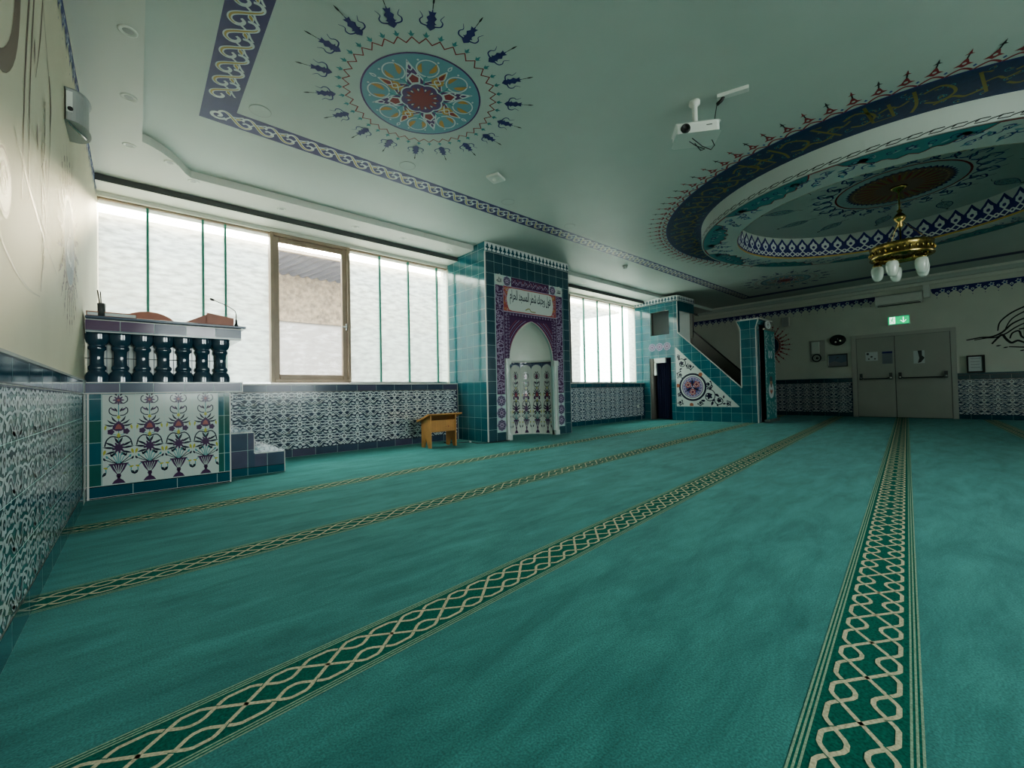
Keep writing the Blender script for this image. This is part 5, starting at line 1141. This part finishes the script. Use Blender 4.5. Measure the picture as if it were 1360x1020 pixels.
for x, lb in ((1.55, 'downlight in the window soffit above the left glazing'), (2.60, 'downlight in the window soffit above the sun glare'), (3.42, 'downlight in the window soffit right of the sun glare'), (4.35, 'downlight in the window soffit next to the tiled niche'), (8.3, 'downlight in the soffit just past the niche')):
    downlight(x, 6.58, ZS, lb)
for (x, y, lb) in ((0.90, 4.57, 'flush round ceiling disc beside the corner of the scroll band'), (2.45, 4.57, 'flush round ceiling disc under the bright medallion'), (4.03, 4.54, 'flush round ceiling disc right of the square sensor'), (5.42, 4.57, 'flush round ceiling disc above the prayer niche'), (1.05, 2.02, 'flush round ceiling disc at the top of the view')):
    r = thing('ceiling_speaker', lb, 'ceiling speaker', (x, y, ZC))
    b = MB(); b.lathe([(0.0, -0.002), (0.088, -0.002), (0.090, -0.001)], (x, y, ZC), 'ceiling_paint', 32, smooth=False); obj_local(b, 'cover', r)
    b = MB(); b.lathe([(0.090, -0.001), (0.0925, -0.003), (0.094, 0.0)], (x, y, ZC), 'grey_plastic', 32); obj_local(b, 'rim', r)
r = thing('motion_sensor', 'square white ceiling sensor between the medallion and the scroll band', 'sensor', (3.44, 4.10, ZC))
b = MB(); M = Matrix.Rotation(rad(20), 3, 'Z'); b.box(3.34, 3.54, 4.01, 4.19, ZC-0.035, ZC, 'white_plastic', M); obj_local(b, 'housing', r, 0.012)
b = MB(); b.lathe([(0.0, -0.05), (0.03, -0.045), (0.045, -0.034)], (3.44, 4.10, ZC), 'white_paint', 20); obj_local(b, 'lens', r)
r = thing('smoke_detector', 'small white smoke detector on the ceiling near the scroll band past the niche', 'smoke detector', (8.13, 5.29, ZC))
b = MB(); b.lathe([(0, -0.03), (0.06, -0.03), (0.062, 0)], (8.13, 5.29, ZC), 'white_plastic', 20); obj_local(b, 'base', r)
b = MB(); b.lathe([(0, -0.075), (0.035, -0.07), (0.045, -0.05), (0.04, -0.03)], (8.13, 5.29, ZC), 'white_plastic', 20); obj_local(b, 'chamber', r)

# wall speaker on the left wall
sy, sz = 4.22, 3.02
r = thing('wall_speaker', 'grey rounded speaker mounted high on the left wall', 'speaker', (XL, 4.3, 2.8))
b = MB(); pf_ = [(0, 0), (0, 0.30)]+[(0.03+0.075*sin(a), 0.15+0.15*cos(a)) for a in [pi*k/12 for k in range(13)]]
b.prism(pf_, lambda u, v, h: (XL+u+0.005, 4.06+v*1.05, h), 2.79, 3.01, 'grey_plastic'); obj_local(b, 'cabinet', r, 0.012)
b = MB(); b.box(XL+0.01, XL+0.04, 4.055, 4.058, 2.85, 2.99, 'white_plastic'); b.lathe([(0, 0), (0.014, 0), (0.014, 0.008), (0, 0.008)], (XL+0.03, 4.055, 2.87), 'black_plastic', 12, axis=Matrix.Rotation(rad(90), 3, 'X')); obj_local(b, 'connection_panel', r)
b = MB(); b.tube([(XL+0.01, 4.08, 2.81), (XL+0.02, 4.08, 2.78), (XL+0.09, 4.25, 2.78), (XL+0.09, 4.33, 2.805)], 0.008, 'steel', 6); obj_local(b, 'bracket', r)

# projector
PR = Vector((4.02, 1.80, ZC)); r = thing('projector', 'white ceiling projector with dark round lens hanging left of the painted ring', 'projector', tuple(PR))
ang = rad(-52)
Mx = Matrix.Rotation(ang, 3, 'Z') @ Matrix.Rotation(rad(0), 3, 'X')
def rotb(b, c): b.v = [tuple(Mx @ (Vector(v)-c)+c) for v in b.v]; return b
c = PR+Vector((0, 0, -0.32))
b = MB(); b.lathe([(0, 0), (0.05, 0), (0.05, -0.03), (0.025, -0.05), (0.025, -0.20), (0.04, -0.21), (0.04, -0.24), (0, -0.24)], tuple(PR), 'white_plastic', 16); obj_local(b, 'mount', r)
b = MB()
b.prism([(-0.19, -0.12), (0.17, -0.12), (0.19, -0.10), (0.19, 0.10), (0.17, 0.12), (-0.17, 0.12), (-0.19, 0.10)], lambda u, v, h: (c.x+u, c.y+v, c.z+h), -0.05, 0.05, 'white_plastic'); obj_local(rotb(b, c), 'body', r, 0.012)
b = MB(); Ry = Matrix.Rotation(rad(90), 3, 'X'); b.lathe([(0.0, 0.006), (0.022, 0.004), (0.024, 0.014), (0.040, 0.016), (0.044, 0.0)], (c.x-0.115, c.y-0.12, c.z), 'black_plastic', 24, axis=Ry); obj_local(rotb(b, c), 'lens', r)
b = MB(); b.box(c.x+0.07, c.x+0.12, c.y-0.1215, c.y-0.12, c.z+0.01, c.z+0.018, 'dark_grey'); 
obj_local(rotb(b, c), 'control_panel', r)
for q in range(6):
    b = MB(); b.box(c.x+0.191, c.x+0.1925, c.y-0.07+q*0.022, c.y-0.06+q*0.022, c.z-0.03, c.z+0.03, 'grey_plastic'); obj_local(rotb(b, c), 'vent_slot', r)
b = MB(); b.tube([tuple(v) for v in [c+Vector((0.10, 0.02, 0.05)), c+Vector((0.14, -0.02, 0.13)), c+Vector((0.02, -0.06, 0.10)), c+Vector((-0.05, -0.04, 0.055))]], 0.006, 'black_plastic', 6)
b.tube([tuple(c+Vector(v)) for v in ((0.05, 0.03, -0.05), (0.06, -0.02, -0.14), (0.01, -0.08, -0.17), (-0.04, -0.02, -0.13), (-0.02, 0.05, -0.05))], 0.004, 'black_plastic', 6)
b.tube([tuple(c+Vector(v)) for v in ((0.12, -0.10, -0.04), (0.11, -0.13, -0.12), (0.05, -0.12, -0.18), (-0.02, -0.07, -0.15), (-0.07, 0.0, -0.06))], 0.004, 'black_plastic', 6); obj_local(b, 'hanging_cable', r)
r = thing('socket_strip', 'white socket strip with a black plug on the ceiling beside the projector', 'socket', (4.15, 1.50, ZC))
b = MB(); Ms = Matrix.Rotation(rad(-70), 3, 'Z'); b.box(4.02, 4.28, 1.47, 1.53, ZC-0.035, ZC, 'white_plastic', Ms); obj_local(b, 'strip', r, 0.005)
b = MB(); b.tube([(4.12, 1.575, ZC-0.03), (4.11, 1.585, ZC-0.06), (4.09, 1.62, ZC-0.09)], 0.016, 'black_plastic', 10); b.tube([(4.09, 1.62, ZC-0.09), (4.08, 1.63, ZC-0.16), (4.10, 1.65, ZC-0.22), (4.12, 1.70, ZC-0.27)], 0.004, 'black_plastic', 6); obj_local(b, 'plug', r)

# chandelier
r = thing('chandelier', 'brass chandelier with frosted glass shades hanging from the painted ring', 'chandelier', (HX, HY, ZD))
b = MB(); b.lathe([(0, 0), (0.10, 0), (0.09, -0.03), (0.04, -0.06), (0.012, -0.08)], (HX, HY, ZD), 'brass', 24); obj_local(b, 'canopy', r)
b = MB(); b.tube([(HX, HY, ZD-0.05), (HX, HY, 2.80)], 0.011, 'brass', 10)
b.lathe([(0.012, 0.17), (0.035, 0.15), (0.02, 0.12), (0.05, 0.09), (0.075, 0.05), (0.06, 0.01), (0.025, -0.03), (0.04, -0.07), (0.012, -0.11)], (HX, HY, 3.30), 'brass', 20); obj_local(b, 'stem', r)
zr = 2.84
b = MB(); b.lathe([(0.345, 0.10), (0.362, 0.09), (0.350, 0.06), (0.356, 0.02), (0.348, -0.05), (0.362, -0.08), (0.345, -0.09), (0.322, -0.085), (0.325, 0.0), (0.33, 0.09), (0.345, 0.10)], (HX, HY, zr), 'brass', 48)
for k in range(32): a = 2*pi*k/32; b.lathe([(0, -0.03), (0.016, 0), (0, 0.03)], (HX+0.358*cos(a), HY+0.358*sin(a), zr), 'brass', 8)
b.lathe([(0.0, -0.03), (0.12, -0.03), (0.16, 0.0), (0.12, 0.03), (0.0, 0.04)], (HX, HY, zr-0.02), 'brass', 32)
for k in range(8): a = 2*pi*k/8; b.tube([(HX+0.14*cos(a), HY+0.14*sin(a), zr-0.01), (HX+0.22*cos(a), HY+0.22*sin(a), zr-0.06), (HX+0.32*cos(a), HY+0.32*sin(a), zr-0.02)], 0.008, 'brass', 6)
obj_local(b, 'ring', r)
for k in range(3):
    a = 2*pi*k/3+0.3-pi/2; b = MB(); b.tube([(HX+0.04*cos(a), HY+0.04*sin(a), 3.27), (HX+0.335*cos(a), HY+0.335*sin(a), zr+0.09)], 0.005, 'brass', 6); obj_local(b, 'support_rod', r)
for k in range(5):
    a = 2*pi*k/5+0.35; x, y = HX+0.27*cos(a), HY+0.27*sin(a)
    b = MB(); b.tube([(HX+0.33*cos(a), HY+0.33*sin(a), zr-0.04), (x, y, zr-0.09), (x, y, zr-0.13)], 0.008, 'brass', 6)
    b.lathe([(0.012, -0.10), (0.035, -0.12), (0.055, -0.15), (0.058, -0.17), (0.04, -0.17)], (x, y, zr), 'brass', 16); h = obj_local(b, 'lamp_holder', r)
    b = MB(); b.lathe([(0.048, -0.165), (0.070, -0.19), (0.076, -0.24), (0.068, -0.31), (0.052, -0.36), (0.030, -0.385), (0.0, -0.39)], (x, y, zr), 'lamp_glass', 18); b.obj('glass_shade', h, origin=world_of(h))

# ------------------------------------------------------------------ camera
F, PITCH, ROLL, YAW = 562.0, rad(1.08), rad(-1.21), rad(48.38)
fwd = Vector((cos(YAW)*cos(PITCH), sin(YAW)*cos(PITCH), sin(PITCH))); rt = Vector((sin(YAW), -cos(YAW), 0)); up = rt.cross(fwd)
r_ = rt*cos(ROLL)+up*sin(ROLL); u_ = -rt*sin(ROLL)+up*cos(ROLL)
cd = bpy.data.cameras.new('camera'); cam = bpy.data.objects.new('camera', cd); COL.objects.link(cam)
cam.matrix_world = Matrix(((r_.x, u_.x, -fwd.x, 0), (r_.y, u_.y, -fwd.y, 0), (r_.z, u_.z, -fwd.z, 0.9), (0, 0, 0, 1)))
cd.sensor_width = 36; cd.lens = F/1360*36; cd.clip_start = 0.02; cd.clip_end = 300; SC.camera = cam

# ------------------------------------------------------------------ light: hazy bright sky with the sun low outside the clear window
sun_dir = (fwd+r_*((432-680)/F)-u_*((333-510)/F)).normalized()
w = bpy.data.worlds.new('hazy_sky'); SC.world = w; w.use_nodes = True; nt = w.node_tree; nt.nodes.clear(); N = nt.nodes.new; L = nt.links.new
tc = N('ShaderNodeTexCoord'); dp = N('ShaderNodeVectorMath'); dp.operation = 'DOT_PRODUCT'; dp.inputs[1].default_value = sun_dir
nm = N('ShaderNodeVectorMath'); nm.operation = 'NORMALIZE'; L(tc.outputs['Generated'], nm.inputs[0]); L(nm.outputs[0], dp.inputs[0])
def mth(op, a, b_=None):
    m = N('ShaderNodeMath'); m.operation = op
    for i, x in enumerate((a, b_)):
        if x is None: continue
        if isinstance(x, (int, float)): m.inputs[i].default_value = x
        else: L(x, m.inputs[i])
    return m.outputs[0]
d = mth('MAXIMUM', dp.outputs['Value'], 0.0)
glow = mth('ADD', mth('MULTIPLY', mth('POWER', d, 900.0), 60.0), mth('ADD', mth('MULTIPLY', mth('POWER', d, 60.0), 3.0), mth('MULTIPLY', mth('POWER', d, 5.0), 1.1)))
bg1 = N('ShaderNodeBackground'); bg1.inputs[0].default_value = (0.90, 1.0, 0.98, 1); bg1.inputs[1].default_value = SKY = 5.0
bg2 = N('ShaderNodeBackground'); bg2.inputs[0].default_value = (1.0, 0.84, 0.70, 1); L(mth('MULTIPLY', glow, 3.0), bg2.inputs[1])
ad = N('ShaderNodeAddShader'); L(bg1.outputs[0], ad.inputs[0]); L(bg2.outputs[0], ad.inputs[1]); wo = N('ShaderNodeOutputWorld'); L(ad.outputs[0], wo.inputs[0])
sl = bpy.data.lights.new('sun', 'SUN'); sl.energy = 7.0; sl.color = (1.0, 0.80, 0.50); sl.angle = rad(8); so = bpy.data.objects.new('sun', sl); COL.objects.link(so)
so.rotation_euler = (-sun_dir).to_track_quat('-Z', 'Y').to_euler(); so.location = (2, 9, 6)
for x0, x1, py, pz0, pz1, ry in ((XL, 4.74, 7.42, ZSILL, WT, -90), (8.36, 11.62, 7.42, ZSILL, WT, -90))+tuple((a, c, YN-0.22, 1.0, 3.2, 90) for a, c in NW):
    pl = bpy.data.lights.new('window_portal', 'AREA'); pl.shape = 'RECTANGLE'; pl.size = x1-x0; pl.size_y = pz1-pz0; pl.cycles.is_portal = True
    po = bpy.data.objects.new('window_portal', pl); COL.objects.link(po); po.location = ((x0+x1)/2, py, (pz0+pz1)/2); po.rotation_euler = (rad(ry), 0, 0)

SC.view_settings.view_transform = 'AgX'
SC.view_settings.look = 'AgX - Medium High Contrast'
SC.view_settings.exposure = 1.75
SC.cycles.max_bounces = 10; SC.cycles.diffuse_bounces = 6; SC.cycles.transparent_max_bounces = 12
SC.cycles.use_denoising = True; SC.cycles.sample_clamp_indirect = 8
